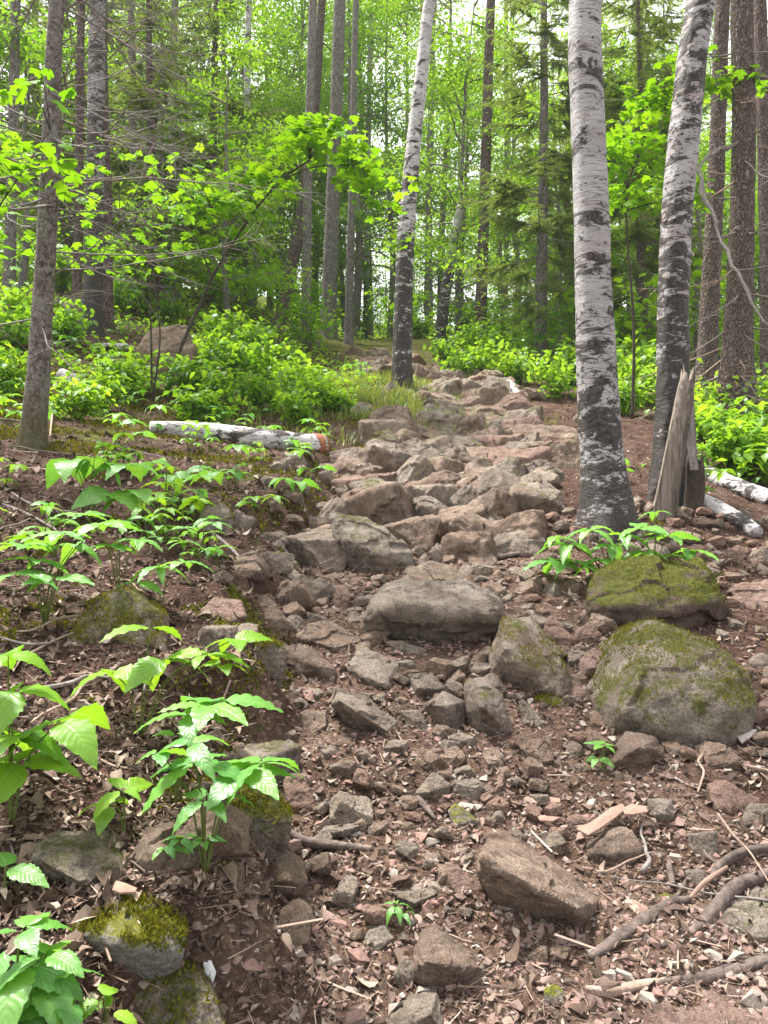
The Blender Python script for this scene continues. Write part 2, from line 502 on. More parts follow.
def conifer_bark(name, c0, c1, c2, lich=0.35):
    m, nt = mat(name)
    tc = nd(nt, 'ShaderNodeTexCoord').outputs['Object']
    p = mapping(nt, tc, (1, 1, 0.38))
    v = nd(nt, 'ShaderNodeTexVoronoi', feature='DISTANCE_TO_EDGE'); v.inputs['Scale'].default_value = 42
    dn = nd(nt, 'ShaderNodeMix', data_type='VECTOR'); dn.inputs[0].default_value = 0.11
    lk(nt, p, dn.inputs[4])
    nn = nd(nt, 'ShaderNodeTexNoise'); nn.inputs['Scale'].default_value = 12; lk(nt, p, nn.inputs['Vector'])
    lk(nt, nn.outputs['Color'], dn.inputs[5]); lk(nt, dn.outputs[1], v.inputs['Vector'])
    c = ramp(nt, v.outputs['Distance'], [(0.0, c0), (0.10, c1), (0.4, c2)])
    c = mixc(nt, 0.8, c, ramp(nt, noise(nt, p, 18, 6, 0.7), [(0.3, 0.5), (0.7, 1.5)]), 'MULTIPLY')
    lf = ramp(nt, noise(nt, tc, 11, 6, 0.75), [(0.56, 0.0), (0.64, 1.0)])
    c = mixc(nt, math_(nt, 'MULTIPLY', lf, lich), c, (0.33, 0.34, 0.29))
    n = bump(nt, v.outputs['Distance'], 0.9, 0.05)
    n = bump(nt, noise(nt, p, 40, 6, 0.7), 0.8, 0.01, n)
    princ(nt, c, 0.92, n, 0.15)
    return m
def flaky_bark():
    m, nt = mat('spruce_bark')
    tc = nd(nt, 'ShaderNodeTexCoord').outputs['Object']
    p = mapping(nt, tc, (1, 1, 0.8))
    a = noise(nt, p, 38, 7, 0.75, 0.8)
    c = ramp(nt, a, [(0.36, (0.05, 0.038, 0.034)), (0.46, (0.17, 0.14, 0.125)), (0.56, (0.33, 0.29, 0.27)), (0.66, (0.44, 0.40, 0.37))])
    c = mixc(nt, ramp(nt, noise(nt, tc, 6, 6, 0.75), [(0.52, 0.0), (0.62, 0.5)]), c, (0.36, 0.36, 0.31))
    sep = nd(nt, 'ShaderNodeSeparateXYZ'); lk(nt, tc, sep.inputs[0])
    z = math_(nt, 'ADD', sep.outputs['Z'], math_(nt, 'MULTIPLY', noise(nt, tc, 9, 4), 0.5))
    c = mixc(nt, ramp(nt, z, [(0.30, 0.75), (0.75, 0.0)]), c, (0.12, 0.105, 0.04))
    n = bump(nt, a, 1.0, 0.03); n = bump(nt, noise(nt, p, 110, 4, 0.7), 0.7, 0.006, n)
    princ(nt, c, 0.92, n, 0.12)
    return m
M['spruce'] = flaky_bark()
M['pine'] = conifer_bark('dark_conifer_bark', (0.045, 0.034, 0.030), (0.14, 0.105, 0.092), (0.27, 0.215, 0.195), 0.2)
M['farbark'] = conifer_bark('grey_trunk_bark', (0.09, 0.08, 0.074), (0.24, 0.215, 0.20), (0.40, 0.37, 0.35), 0.5)

def birch_bark(name, rough=0.5, lowz=0.0, lowh=1.2, white=0.62, peel=0.0):
    """white bark with black eyes and lenticels; coarse dark plates low on the trunk"""
    m, nt = mat(name)
    tc = nd(nt, 'ShaderNodeTexCoord').outputs['Object']
    sep = nd(nt, 'ShaderNodeSeparateXYZ'); lk(nt, tc, sep.inputs[0])
    p1 = mapping(nt, tc, (1, 1, 3.2))
    base = ramp(nt, noise(nt, p1, 2.3, 5, 0.6), [(0.3, (white * 0.66, white * 0.60, white * 0.60)), (0.6, (white, white * 0.955, white * 0.97)), (0.8, (white * 1.12, white * 1.08, white * 1.08))])
    # thin lenticel dashes
    p2 = mapping(nt, tc, (4.5, 4.5, 75))
    len_ = ramp(nt, noise(nt, p2, 1.6, 3, 0.6), [(0.57, 0.0), (0.64, 1.0)])
    c = mixc(nt, math_(nt, 'MULTIPLY', len_, 0.75), base, (0.10, 0.08, 0.075))
    # tan inner bark where sheets have peeled
    pn = ramp(nt, noise(nt, mapping(nt, tc, (1.2, 1.2, 2.6)), 3.6, 4, 0.6), [(0.56, 0.0), (0.60, 1.0)])
    c = mixc(nt, math_(nt, 'MULTIPLY', pn, 0.35 + peel * 0.35), c, (0.40, 0.31, 0.29))
    # black scars, wide and low
    p3 = mapping(nt, tc, (2.6, 2.6, 6.5))
    scn = noise(nt, p3, 1.5, 8, 0.72, 0.7)
    thr = 0.63 - rough * 0.10
    hgt = nd(nt, 'ShaderNodeMapRange'); lk(nt, sep.outputs['Z'], hgt.inputs[0])
    hgt.inputs[1].default_value = lowz + lowh; hgt.inputs[2].default_value = lowz
    hgt.inputs[3].default_value = 0.0; hgt.inputs[4].default_value = 0.145
    scb = noise(nt, mapping(nt, tc, (1.1, 1.1, 2.4)), 1.3, 3, 0.5)
    s2 = math_(nt, 'ADD', math_(nt, 'ADD', scn, math_(nt, 'MULTIPLY', math_(nt, 'SUBTRACT', scb, 0.5), 0.42)), hgt.outputs[0])
    sf = ramp(nt, s2, [(thr, 0.0), (thr + 0.035, 1.0)])
    c = mixc(nt, sf, c, ramp(nt, noise(nt, tc, 40, 4, 0.7), [(0.40, (0.018, 0.014, 0.012)), (0.70, (0.12, 0.10, 0.09))]))
    # coarse specks
    p4 = mapping(nt, tc, (16, 16, 30))
    s4 = math_(nt, 'ADD', noise(nt, p4, 1.6, 5, 0.7), math_(nt, 'MULTIPLY', hgt.outputs[0], 1.0))
    c = mixc(nt, ramp(nt, s4, [(0.66 - rough * 0.08, 0.0), (0.70 - rough * 0.08, 1.0)]), c, (0.05, 0.042, 0.04))
    h = math_(nt, 'SUBTRACT', 1.0, sf)
    n = bump(nt, scn, 0.7, 0.03)
    n = bump(nt, noise(nt, p4, 2, 6, 0.7), 0.7, 0.012, n)
    princ(nt, c, 0.62, n, 0.3)
    return m
M['birch'] = birch_bark('birch_bark', 0.85, -0.2, 1.7, 0.44)
M['birch_peel'] = birch_bark('peeling_birch_bark', 1.35, -0.2, 1.9, 0.46, 1.0)
M['birch_far'] = birch_bark('grey_birch_bark', 1.0, -0.2, 3.4, 0.60)
M['birch_dim'] = birch_bark('dim_mottled_bark', 1.5, -0.2, 3.4, 0.36)
M['birch_log'] = birch_bark('fallen_birch_bark', 1.15, -5, 0.5, 0.60)
def flat_mat(name, c, rough=0.8):
    m, nt = mat(name)
    cc = mixc(nt, 0.6, c, ramp(nt, noise(nt, geo_pos(nt), 60, 4), [(0.3, 0.7), (0.7, 1.2)]), 'MULTIPLY')
    princ(nt, cc, rough); return m
M['redwood'] = flat_mat('rotten_red_wood', (0.30, 0.12, 0.07))
M['curl'] = flat_mat('curled_bark', (0.40, 0.34, 0.31))
M['tanbark'] = flat_mat('pinkish_bark_strip', (0.28, 0.18, 0.14))
M['paper'] = flat_mat('white_scrap', (0.6, 0.6, 0.62))

# ------------------------------------------------------------------ ground sheet
def axis(fine_lo, fine_hi, step, far, grow=1.045):
    a = list(np.arange(fine_lo, fine_hi, step)); s = step
    while a[-1] < far: s *= grow; a.append(a[-1] + s)
    return a
xs_r = axis(0.0, 1.3, 0.015, 160, 1.03)
xs_l = [-v for v in axis(0.0, 1.1, 0.015, 160, 1.03)][::-1]
gx = np.array(xs_l[:-1] + xs_r)
gy_f = axis(1.0, 3.0, 0.014, 240, 1.012)
gy = np.array([-160, -100, -60, -35, -20, -12, -7, -4, -2.4, -1.2, -0.3, 0.3, 0.7] + gy_f)
GX, GY = np.meshgrid(gx, gy)
GZ = Hf(GX, GY)
nx, ny = len(gx), len(gy)
i = (np.arange(ny - 1)[:, None] * nx + np.arange(nx - 1)[None, :]).ravel()
quads = np.stack([i, i + 1, i + nx + 1, i + nx], 1)
def on_path(x, y):
    d = np.abs(x - path_c(y)) / path_w(y)
    w = 1 - sm(0.75, 1.3, d + 0.25 * fbm2(x * 2.5, y * 2.5, 3, 77))
    return w
def moss_w(x, y):
    e = bank_edge(y)
    w = np.exp(-((x - e + 0.05) / 0.22) ** 2) * sm(8, 6, y) * 0.45
    w = np.maximum(w, sm(1.0, 2.0, -x + 0.2) * sm(4, 6, y) * 0.5)
    w = np.maximum(w, 0.75 * np.exp(-(((x - 0.0) / 1.0) ** 2 + ((y - 9.5) / 2) ** 2)))
    w = np.maximum(w, 0.55 * np.exp(-(((x + 1.0) / 0.6) ** 2 + ((y - 5.6) / 1.2) ** 2)))
    w = np.maximum(w, sm(11, 20, y) * 0.75)
    return w
zone = np.stack([on_path(GX, GY).ravel(), moss_w(GX, GY).ravel(), np.zeros(GX.size)], 1)
gme = mesh_np('ground', np.stack([GX.ravel(), GY.ravel(), GZ.ravel()], 1), quads, M['ground'], {'zone': zone})
tag(link('ground', gme), 'reddish brown forest floor climbing the hillside', 'ground', kind='structure')

# ------------------------------------------------------------------ rocks
HERO = []       # raw hulls waiting for their remesh
MARKS = []      # (px, py, phrase) landmarks for the labels of small things
_raw = []
def hull_obj(P, voxel):
    bm = bmesh.new()
    for p in P: bm.verts.new(tuple(p))
    bmesh.ops.convex_hull(bm, input=bm.verts[:])
    for v in [v for v in bm.verts if not v.link_faces]: bm.verts.remove(v)
    bmesh.ops.recalc_face_normals(bm, faces=bm.faces)
    me = bpy.data.meshes.new('hull'); bm.to_mesh(me); bm.free()
    o = bpy.data.objects.new('hull', me); COL.objects.link(o)
    rm = o.modifiers.new('r', 'REMESH'); rm.mode = 'VOXEL'; rm.voxel_size = voxel
    s_ = o.modifiers.new('s', 'SMOOTH'); s_.factor = 0.5; s_.iterations = 2
    return o

def hero(outline, label, m='grey', ridge=(), k=0.75, back=0.55, dy=0.0, name='rock', mark=None, rough=1.0, cat='rock', moss=0, lift=0.0, und=0.30, depth=None):
    o = np.array(outline, float)
    ymax, ymin = o[:, 1].max(), o[:, 1].min()
    low = o[o[:, 1] > ymax - 0.25 * (ymax - ymin)]
    h = hit(low[:, 0].mean(), ymax - 0.04 * (ymax - ymin))
    d0 = (h[1] if depth is None else depth) + dy
    hh = (ymax - ymin) * d0 / F
    ww = (o[:, 0].max() - o[:, 0].min()) * d0 / F
    t = (ymax - o[:, 1]) / (ymax - ymin)
    P = np.array([at(x, y, d0 + k * tt * hh + und * hh * max(0, 1 - tt / 0.4)) for (x, y), tt in zip(o, t)])
    c = P.mean(0)
    pts = [P]
    if len(ridge):
        pts.append(np.array([at(x, y, d0 + (-0.02 if len(q) == 0 else q[0] - 0.05) * hh) for x, y, *q in ridge]))
    Bk = c + (P - c) * np.array([0.78, 1, 0.72]) + np.array([0, back * min(ww, 1.4 * hh), -0.06 * hh])
    pts.append(Bk)
    lowm = t < 0.45
    Dn = P[lowm] * 1.0
    Dn = c + (Dn - c) * np.array([0.95, 1, 1]) + np.array([0, 0.12 * hh, -0.30 * hh])
    pts.append(Dn)
    Q = np.concatenate(pts)
    org = np.array([c[0], d0 + 0.4 * hh, P[:, 2].min()])
    L = Q - org
    L[:, 2] += lift
    vox = max(max(ww, hh) / (58 if (o[:, 0].max() - o[:, 0].min()) > 60 else 36), 0.0032)
    ob = hull_obj(L, vox)
    _raw.append(dict(o=ob, org=org, size=max(ww, hh), label=label, m=m, name=name, rough=rough, cat=cat, moss=moss, px=(o[:, 0].mean(), o[:, 1].mean())))
    if mark: MARKS.append((o[:, 0].mean(), o[:, 1].mean(), mark))
    return d0

def displace(me, size, seed, rough=1.0, ncut=11):
    n = len(me.vertices)
    V = np.empty(n * 3, np.float32); me.vertices.foreach_get('co', V); V = V.reshape(-1, 3).astype(float)
    N = np.empty(n * 3, np.float32); me.vertices.foreach_get('normal', N); N = N.reshape(-1, 3).astype(float)
    r = np.random.default_rng(seed + 900)
    c = V.mean(0)
    for k in range(ncut):
        d = r.normal(0, 1, 3); d[2] = d[2] * 0.8 + 0.15; d /= np.linalg.norm(d)
        e = (V - c) @ d; off = e.max() * (r.uniform(0.80, 0.97) if ncut > 6 else r.uniform(0.93, 1.0))
        V = V - np.clip(e - off, 0, None)[:, None] * d
    me.vertices.foreach_set('co', V.astype(np.float32).ravel()); me.update()
    me.vertices.foreach_get('normal', (NN := np.empty(n * 3, np.float32))); N = NN.reshape(-1, 3).astype(float)
    q = V / size
    qw = q + np.stack([fbm(q * 4 + 5 * j, 2, seed + j) for j in range(3)], 1) * 0.10
    sd_ = qw[r.integers(0, n, 34)] * 1.0; ofs = r.uniform(-1, 1, 34)
    cell = np.argmin(((qw[:, None, :] - sd_[None]) ** 2 * np.array([1, 1, 2.2])).sum(-1), 1)
    V = V + N * (ofs[cell] * 0.024 * size * max(rough, 0.9))[:, None]
    a = fbm(q * 2.4 + seed * 3.1, 3, seed) * (0.022 if ncut > 6 else 0.013) + (0.5 - np.abs(fbm(q * 5.0 + seed, 4, seed + 50))) * 0.022 * 1.2
    st = np.abs(fbm(q * np.array([2.0, 2.0, 7.5]) + seed * 1.7, 3, seed + 90)) * -0.022
    a = a + st + fbm(q * 14, 3, seed + 9, 0.6) * 0.014
    V = V + N * (a * size * rough)[:, None]
    V = c + (V - c) * 1.05
    me.vertices.foreach_set('co', V.astype(np.float32).ravel()); me.update()
    return V, N

# ---- the big stones of the trail, traced outline, real depth
Rk = hero
Rk([(331,515),(366,519),(389,532),(411,552),(413,565),(396,577),(373,577),(353,565),(336,539)], 'long rounded grey boulder with a mossy hollow, lying beside a leaf-strewn slope', 'halfmoss', ridge=[(380,556),(360,545)], mark='the long rounded boulder')
Rk([(366,625),(373,607),(396,584),(423,584),(443,587),(459,580),(483,590),(496,605),(498,619),(486,629),(463,639),(449,645),(436,650),(413,640),(386,635)], 'largest grey-brown boulder in the middle of the trail with dark hollow underneath', 'grey', und=0.6, ridge=[(372,612),(400,606),(423,610),(439,618),(470,613),(490,612)], mark='the large central boulder', k=0.9, rough=1.3)
Rk([(401,582),(410,570),(429,562),(456,567),(463,582),(440,590)], 'low triangular stone wedged directly behind the large central boulder', 'brown', k=1.2)
Rk([(333,609),(336,589),(346,585),(351,595),(344,612)], 'small flat pinkish brick-shaped stone standing on leaf litter', 'pink', back=0.3)
Rk([(298,637),(309,625),(329,622),(361,640),(336,657),(313,642)], 'flat angular brown stone with pointed end, half buried in litter', 'brown', ridge=[(336,648)], k=1.3)
Rk([(284,649),(306,645),(334,667),(336,685),(319,685),(293,672)], 'brown wedge stone leaning downhill at the edge of the bank', 'brown', ridge=[(318,668)])
Rk([(344,665),(364,649),(398,664),(396,692),(386,690),(356,675)], 'flat grey slab lying below the large central boulder', 'grey', k=1.6, ridge=[(384,684,0.0)], mark='the flat slab below the central boulder')
Rk([(331,709),(338,695),(366,702),(396,725),(393,742),(379,742),(359,725)], 'tilted elongated grey slab with shaded underside', 'grey', k=1.2, ridge=[(340,704),(386,733)], mark='the tilted elongated slab', lift=0.01)
Rk([(408,675),(433,675),(446,689),(416,697)], 'squat pale four-sided stone touching the flat slab', 'grey', k=1.0, ridge=[(418,688)])
Rk([(426,705),(443,692),(464,702),(463,729),(446,734)], 'rounded upright grey stone beside the lichened grey block', 'grey', k=0.7, ridge=[(446,706)])
Rk([(466,682),(486,680),(503,699),(512,732),(503,744),(476,732),(468,712)], 'tall lichened grey block with mossy foot in mid trail', 'halfmoss', k=0.8, ridge=[(482,706),(498,722)], mark='the tall lichened block')
Rk([(399,712),(419,712),(433,732),(416,736)], 'small grey wedge between tilted slab and lichened block', 'grey')
Rk([(386,642),(403,642),(426,650),(423,657),(405,653)], 'thin dark flake of rock under the large central boulder', 'grey', k=0.8)
Rk([(336,742),(344,737),(354,745),(344,760)], 'small tan angular stone just below the tilted slab', 'brown')
Rk([(398,519),(406,512),(423,527),(419,534),(402,526)], 'pinkish oval stone resting on a green moss patch', 'pink', back=0.3, mark='the pinkish oval stone')
Rk([(296,757),(309,750),(330,766),(328,778),(310,775)], 'flat reddish stone lying in dirt at the bank foot', 'pink', k=1.6)
Rk([(254,595),(270,596),(288,622),(286,640),(262,636),(250,615)], 'brown weathered rock jutting from the bank top', 'brown')
Rk([(253,650),(262,640),(282,645),(286,668),(276,692),(256,690)], 'dark mossy block forming the bank face', 'mossy', k=0.4, rough=1.3, moss=500)
Rk([(490,545),(500,535),(525,532),(545,540),(540,553),(500,558)], 'flat pale grey rock beside curled bark under the leaning roots', 'grey', k=1.0)
Rk([(470,525),(489,512),(503,519),(508,533),(482,541)], 'angular dark grey rock with sharp corner up the rocky steps', 'halfmoss', k=0.8, ridge=[(488,528)])
Rk([(490,655),(503,618),(512,622),(535,618),(548,640),(566,668),(577,690),(560,698),(530,700),(505,694),(491,676)], 'big slanted grey boulder with speckled face and mossy shaded side', 'halfmoss', k=0.9, ridge=[(506,650),(512,662),(530,680),(556,694)], mark='the big slanted boulder', back=0.4, moss=500)
Rk([(542,635),(552,615),(575,639),(577,649),(555,647)], 'pink pointed stone behind the big slanted boulder', 'pink', k=0.9)
Rk([(575,640),(579,629),(589,624),(602,634),(600,645),(585,646)], 'pink rounded stone next to a pointed pink one', 'pink')
Rk([(579,679),(580,659),(595,649),(617,659),(612,672),(595,685)], 'pale pinkish stone with flat top between two boulders', 'pink', k=0.9, ridge=[(590,668)])
Rk([(572,699),(577,687),(592,689),(592,706),(580,709)], 'small round rosy stone beside the big slanted boulder', 'pink')
Rk([(536,702),(549,694),(567,702),(565,712),(549,715)], 'small round stone disc capped in yellow-green moss', 'mossy', k=1.2, moss=300)
Rk([(519,702),(524,699),(545,725),(544,737),(525,736)], 'narrow grey stone under the big slanted boulder', 'grey')
Rk([(599,702),(606,680),(620,652),(638,630),(655,625),(670,632),(700,642),(728,655),(748,680),(756,705),(748,728),(728,745),(700,748),(652,738),(612,728)], 'great rounded boulder with patchy olive moss over speckled rock', 'patchy', k=0.9, und=0.0, ridge=[(628,708,0.02),(655,725,0.0),(700,732,0.0),(730,712,0.05),(680,690,0.10),(640,675,0.22),(705,670,0.25)], mark='the great moss-patched boulder', back=0.7, moss=2200, rough=0.8)
Rk([(606,768),(635,733),(659,739),(663,752),(650,770),(615,776)], 'brown pyramid-shaped stone in front of the great moss-patched boulder', 'brown', k=0.6, ridge=[(638,748)], mark='the brown pyramid stone')
Rk([(588,608),(598,575),(622,563),(665,560),(700,560),(720,582),(725,602),(712,614),(685,632),(645,629),(605,622)], 'broad boulder thick with bright moss below the two birches', 'darkmoss', k=0.85, und=0.05, ridge=[(700,604,0.02),(650,612,0.0),(620,605,0.05),(670,588,0.25),(695,585,0.25)], mark='the moss-covered boulder under the birches', moss=1500, back=0.7, rough=1.2)
Rk([(732,592),(745,584),(775,580),(795,600),(768,617),(745,606)], 'flat reddish rock on the litter slope at the frame edge', 'pink', k=1.3, mark='the flat reddish rock')
Rk([(750,662),(765,652),(782,655),(790,670),(762,670)], 'low grey rock poking from litter past the great mossy boulder', 'grey', k=1.2)
Rk([(416,793),(433,773),(451,785),(443,803),(423,801)], 'grey cube-like stone sitting on the dirt in mid trail', 'grey', k=0.8, ridge=[(430,792)], mark='the cube-like grey stone')
Rk([(448,811),(456,805),(476,820),(469,830),(455,824)], 'pale elongated pebble stone beside a dark stub of root', 'white')
Rk([(376,885),(389,871),(423,869),(445,886),(436,898),(416,910),(399,903)], 'flat-topped tan slab with a seedling at its side', 'grey', k=1.5, ridge=[(414,902),(434,894,0.3)], mark='the flat-topped tan slab')
Rk([(356,955),(369,930),(386,928),(393,938),(370,957)], 'grey wedge stone sloping to one side on stony dirt', 'grey', k=1.0)
Rk([(416,958),(418,945),(436,935),(453,945),(483,968),(473,983),(423,993),(415,975)], 'chunky tan block with cracked face and mossy rim', 'brown', k=0.7, ridge=[(425,962),(455,966)], mark='the chunky tan block')
Rk([(446,871),(459,869),(483,889),(476,905),(456,893)], 'reddish slanting stone tucked by the large rectangular block', 'pink')
Rk([(443,920),(469,918),(489,931),(497,945),(489,952),(465,938)], 'flat grey slab tilted on mossy dirt above the tan block', 'grey', k=1.3)
Rk([(380,1040),(390,1018),(436,993),(450,1040)], 'large grey stone cut by the frame bottom', 'grey', k=1.0, ridge=[(430,1015)])
Rk([(256,888),(262,868),(280,850),(303,868),(307,885),(292,901),(273,907)], 'blocky tan rock lodged in the dark bank face', 'brown', k=0.6, ridge=[(284,880)], mark='the blocky rock in the bank face')
Rk([(319,930),(326,915),(343,901),(354,915),(353,935),(333,945)], 'flat pointed grey stone lying on the reddish dirt', 'grey', k=1.6)
Rk([(276,930),(280,912),(298,902),(313,912),(308,941),(279,952)], 'broad dusty stone sunk into dirt below the bank', 'brown', k=1.3)
Rk([(284,782),(290,775),(302,777),(317,808),(305,822),(290,805)], 'brick-like reddish stone propped on the bank edge', 'pink', k=0.9)
Rk([(393,975),(404,958),(416,966),(413,988),(400,990)], 'small grey wedge jammed against the chunky tan block', 'grey')
Rk([(379,772),(396,766),(393,785),(382,784)], 'small tan cube of stone near the tilted slab', 'brown')
Rk([(480,875),(489,850),(517,849),(540,868),(575,890),(596,907),(592,932),(572,938),(535,925),(500,905),(482,888)], 'large rectangular tan block lying tilted across the trail', 'brown', k=1.3, und=0.5, ridge=[(484,866,0.0),(500,880,0.0),(532,896,0.0),(574,914,0.0)], mark='the large rectangular block', lift=0.015, back=0.5)
Rk([(615,773),(635,778),(638,790),(620,790)], 'small buff stone half sunk below the pyramid stone', 'brown')
Rk([(650,801),(672,800),(674,815),(660,827),(651,815)], 'pale five-sided stone standing on the dirt', 'grey', ridge=[(662,814)])
Rk([(692,835),(717,833),(719,865),(695,867)], 'upright rectangular brick-like grey stone above the roots', 'grey', k=0.7, mark='the upright brick-like stone')
Rk([(687,873),(705,871),(708,885),(692,893)], 'small grey cube stone under the brick-like stone', 'grey')
Rk([(588,855),(612,835),(632,831),(643,851),(627,868),(598,866)], 'rounded brown stone with bark strips resting over it', 'brown', k=0.7, mark='the rounded stone under bark strips')
Rk([(567,820),(578,816),(595,821),(597,832),(570,829)], 'orange-red brick-coloured stone beside the bark strips', 'pink')
Rk([(712,790),(728,783),(759,801),(744,816),(715,808)], 'grey-pink rock with rough top near the frame edge', 'pink', k=1.0)
Rk([(747,823),(757,806),(777,806),(780,828),(760,830)], 'rounded grey rock cut by the frame edge', 'grey')
Rk([(656,900),(668,895),(683,898),(684,908),(662,909)], 'small pale flat stone beside the thick root', 'white', k=1.2)
Rk([(648,950),(669,944),(689,955),(680,962),(652,958)], 'smooth pale flat stone lying between roots', 'grey', k=1.2)
Rk([(645,982),(655,970),(672,963),(690,966),(684,981)], 'flat grey slab touching the lowest root', 'grey', k=1.6)
Rk([(645,1040),(650,1015),(680,1003),(712,998),(775,997),(800,1045)], 'broad pinkish bedrock slab at the bottom corner', 'pink', k=1.5, mark='the pinkish bedrock slab', dy=-0.03, lift=0.012)
Rk([(712,948),(725,925),(772,898),(800,930),(785,958),(730,957)], 'lichened greenish slab under the curling roots', 'halfmoss', k=1.5, mark='the greenish slab', lift=0.03)
Rk([(752,937),(760,925),(775,920),(785,935),(767,950)], 'small grey round stone resting by the curling roots', 'grey')
Rk([(544,993),(550,989),(562,988),(564,1001),(547,1004)], 'small bluish-grey square stone in the bottom gravel', 'white')
Rk([(28,858),(40,838),(67,828),(107,835),(133,858),(130,875),(100,887),(80,895),(60,880),(40,868)], 'flat grey slab with green tinge lying on the bank', 'halfmoss', k=1.6, ridge=[(78,885,0.0),(44,864,0.1)], mark='the flat slab on the bank', lift=0.01)
Rk([(67,935),(87,910),(117,904),(160,911),(182,938),(180,952),(137,972),(107,972),(88,957)], 'whitish rock with a thick cap of yellow-green moss', 'white', k=0.9, ridge=[(110,945),(95,935)], mark='the moss-capped whitish rock', moss=1600)
Rk([(70,1020),(85,998),(115,982),(190,972),(213,1002),(225,1045),(70,1045)], 'massive mossy rock at the lowest corner of the bank', 'patchy', k=0.9, mark='the massive mossy bank rock', moss=500, dy=-0.05, lift=0.0)
Rk([(226,868),(232,860),(244,866),(242,890),(232,900),(224,890)], 'small pale brown stone poking from the bank', 'brown')
Rk([(197,524),(205,508),(225,503),(233,520),(229,536),(205,537)], 'dark brown rock capped with moss on the slope', 'halfmoss', mark='the moss-topped dark rock', moss=400)
Rk([(70,640),(90,600),(125,588),(160,615),(165,650),(130,665),(90,662)], 'dark mossy rock hump under leafy plants', 'mossy', k=0.9, mark='the dark mossy hump', moss=900)
Rk([(200,610),(215,598),(240,600),(245,615),(222,624)], 'flat pink stone bedded in leaf litter on the bank', 'pink', k=1.4)
Rk([(228,730),(232,700),(246,705),(255,745),(240,760)], 'upright brown stone in the bank behind the leaves', 'brown')
Rk([(215,815),(235,790),(270,790),(290,820),(285,845),(240,850),(218,840)], 'mossy earth-stained rock bulging from the bank edge', 'mossy', k=0.7, mark='the mossy bulge of the bank', moss=600)
# ---- rocky steps higher up
Rk([(452,409),(480,404),(511,407),(523,420),(502,427),(452,424)], 'long pinkish slab across the top of the rocky steps', 'brown', k=1.4, mark='the long pinkish slab')
Rk([(505,430),(520,424),(575,428),(579,440),(545,443),(512,450)], 'flat slab with sharp front edge next to the white birch', 'brown', k=1.2)
Rk([(510,452),(530,443),(575,441),(582,472),(548,470),(515,462)], 'broad tan block below a flat slab, touching the birch', 'brown', k=0.8, mark='the broad tan block by the birch')
Rk([(463,460),(484,447),(509,447),(522,464),(502,471),(480,475)], 'smooth pinkish flat-topped slab in the rocky steps', 'pink', k=1.4)
Rk([(523,464),(546,460),(565,474),(562,486),(540,481)], 'stone with a tuft of grass beside it in the steps', 'halfmoss')
Rk([(506,496),(517,483),(544,480),(561,491),(565,510),(550,520),(525,516),(508,507)], 'big blocky lichened rock close to the birch foot', 'halfmoss', ridge=[(515,494),(550,500)], mark='the blocky rock by the birch foot')
Rk([(446,502),(463,487),(486,487),(502,495),(496,510),(466,516)], 'rough grey rock between angular rocks of the steps', 'grey')
Rk([(418,484),(430,475),(444,470),(458,474),(461,488),(440,497),(422,494)], 'dark chocolate-coloured angular rock with shaded face', 'brown', ridge=[(430,486)], mark='the dark angular rock')
Rk([(457,424),(470,425),(492,437),(476,441),(462,434)], 'thin slanting slab in the upper steps', 'pink')
Rk([(355,366),(360,360),(372,355),(376,374),(362,373)], 'pale pinkish stone of the pile at the trail crest', 'pink')
Rk([(373,358),(388,356),(392,372),(378,376)], 'grey square stone of the pile at the trail crest', 'grey', mark='the stone pile at the crest')
Rk([(366,352),(376,347),(388,349),(390,356),(370,357)], 'topmost flat stone of the pile at the trail crest', 'brown')
Rk([(421,410),(428,404),(438,402),(452,413),(446,423),(424,421)], 'whitish lichen-covered rock sitting in the grass', 'white', mark='the whitish rock in the grass')
Rk([(350,408),(360,402),(372,405),(374,413),(356,416)], 'small grey rock half hidden in the grassy hump', 'grey')
Rk([(416,433),(425,430),(438,431),(454,447),(452,456),(432,441)], 'overhanging brown ledge stone below the grass', 'brown', ridge=[(440,442)])
Rk([(398,445),(418,439),(440,452),(443,468),(420,472),(401,462)], 'broad speckled tan rock under the ledge stone', 'grey', k=1.1, mark='the broad speckled rock')
Rk([(368,440),(376,432),(390,430),(400,443),(398,458),(372,456)], 'dark rock covered in green moss and small ferns', 'mossy', moss=300)
Rk([(410,499),(428,495),(450,510),(446,525),(432,528),(414,514)], 'jagged slab with dark gap below in the steps', 'grey', ridge=[(420,506)])
Rk([(350,503),(364,499),(379,520),(368,525),(354,513)], 'small rounded rock perched above the long rounded boulder', 'grey')
Rk([(406,544),(418,537),(425,549),(416,554)], 'little brown cube of stone touching the long rounded boulder', 'brown')
Rk([(428,553),(437,543),(449,549),(447,563),(434,562)], 'small grey stone just uphill of the large central boulder', 'grey')
Rk([(350,484),(370,478),(390,482),(408,490),(406,507),(385,505),(358,499)], 'mossy ledge rock with dark crevice below', 'halfmoss', ridge=[(380,492)])
Rk([(452,476),(470,470),(478,480),(470,490),(455,488)], 'grey stone uphill of a rough grey rock', 'grey')
Rk([(330,452),(350,448),(362,462),(355,478),(335,475)], 'grey-brown rock just past the end of the fallen birch log', 'grey', mark='the rock at the log end')
Rk([(335,490),(345,484),(352,496),(343,502)], 'small mossy stone next to the mossy ledge', 'halfmoss')
Rk([(560,540),(575,532),(590,540),(588,552),(570,553)], 'dusty brown stone near the leafy plant by the birch', 'brown')
Rk([(467,548),(480,540),(497,560),(490,572),(472,568)], 'flat brown stone beyond the central boulder', 'brown', k=1.3)
Rk([(138,350),(150,330),(185,325),(195,350),(190,375),(150,378),(136,368)], 'large brown outcrop on the wooded slope behind the sapling', 'brown', k=0.6, mark='the brown outcrop', back=0.8)
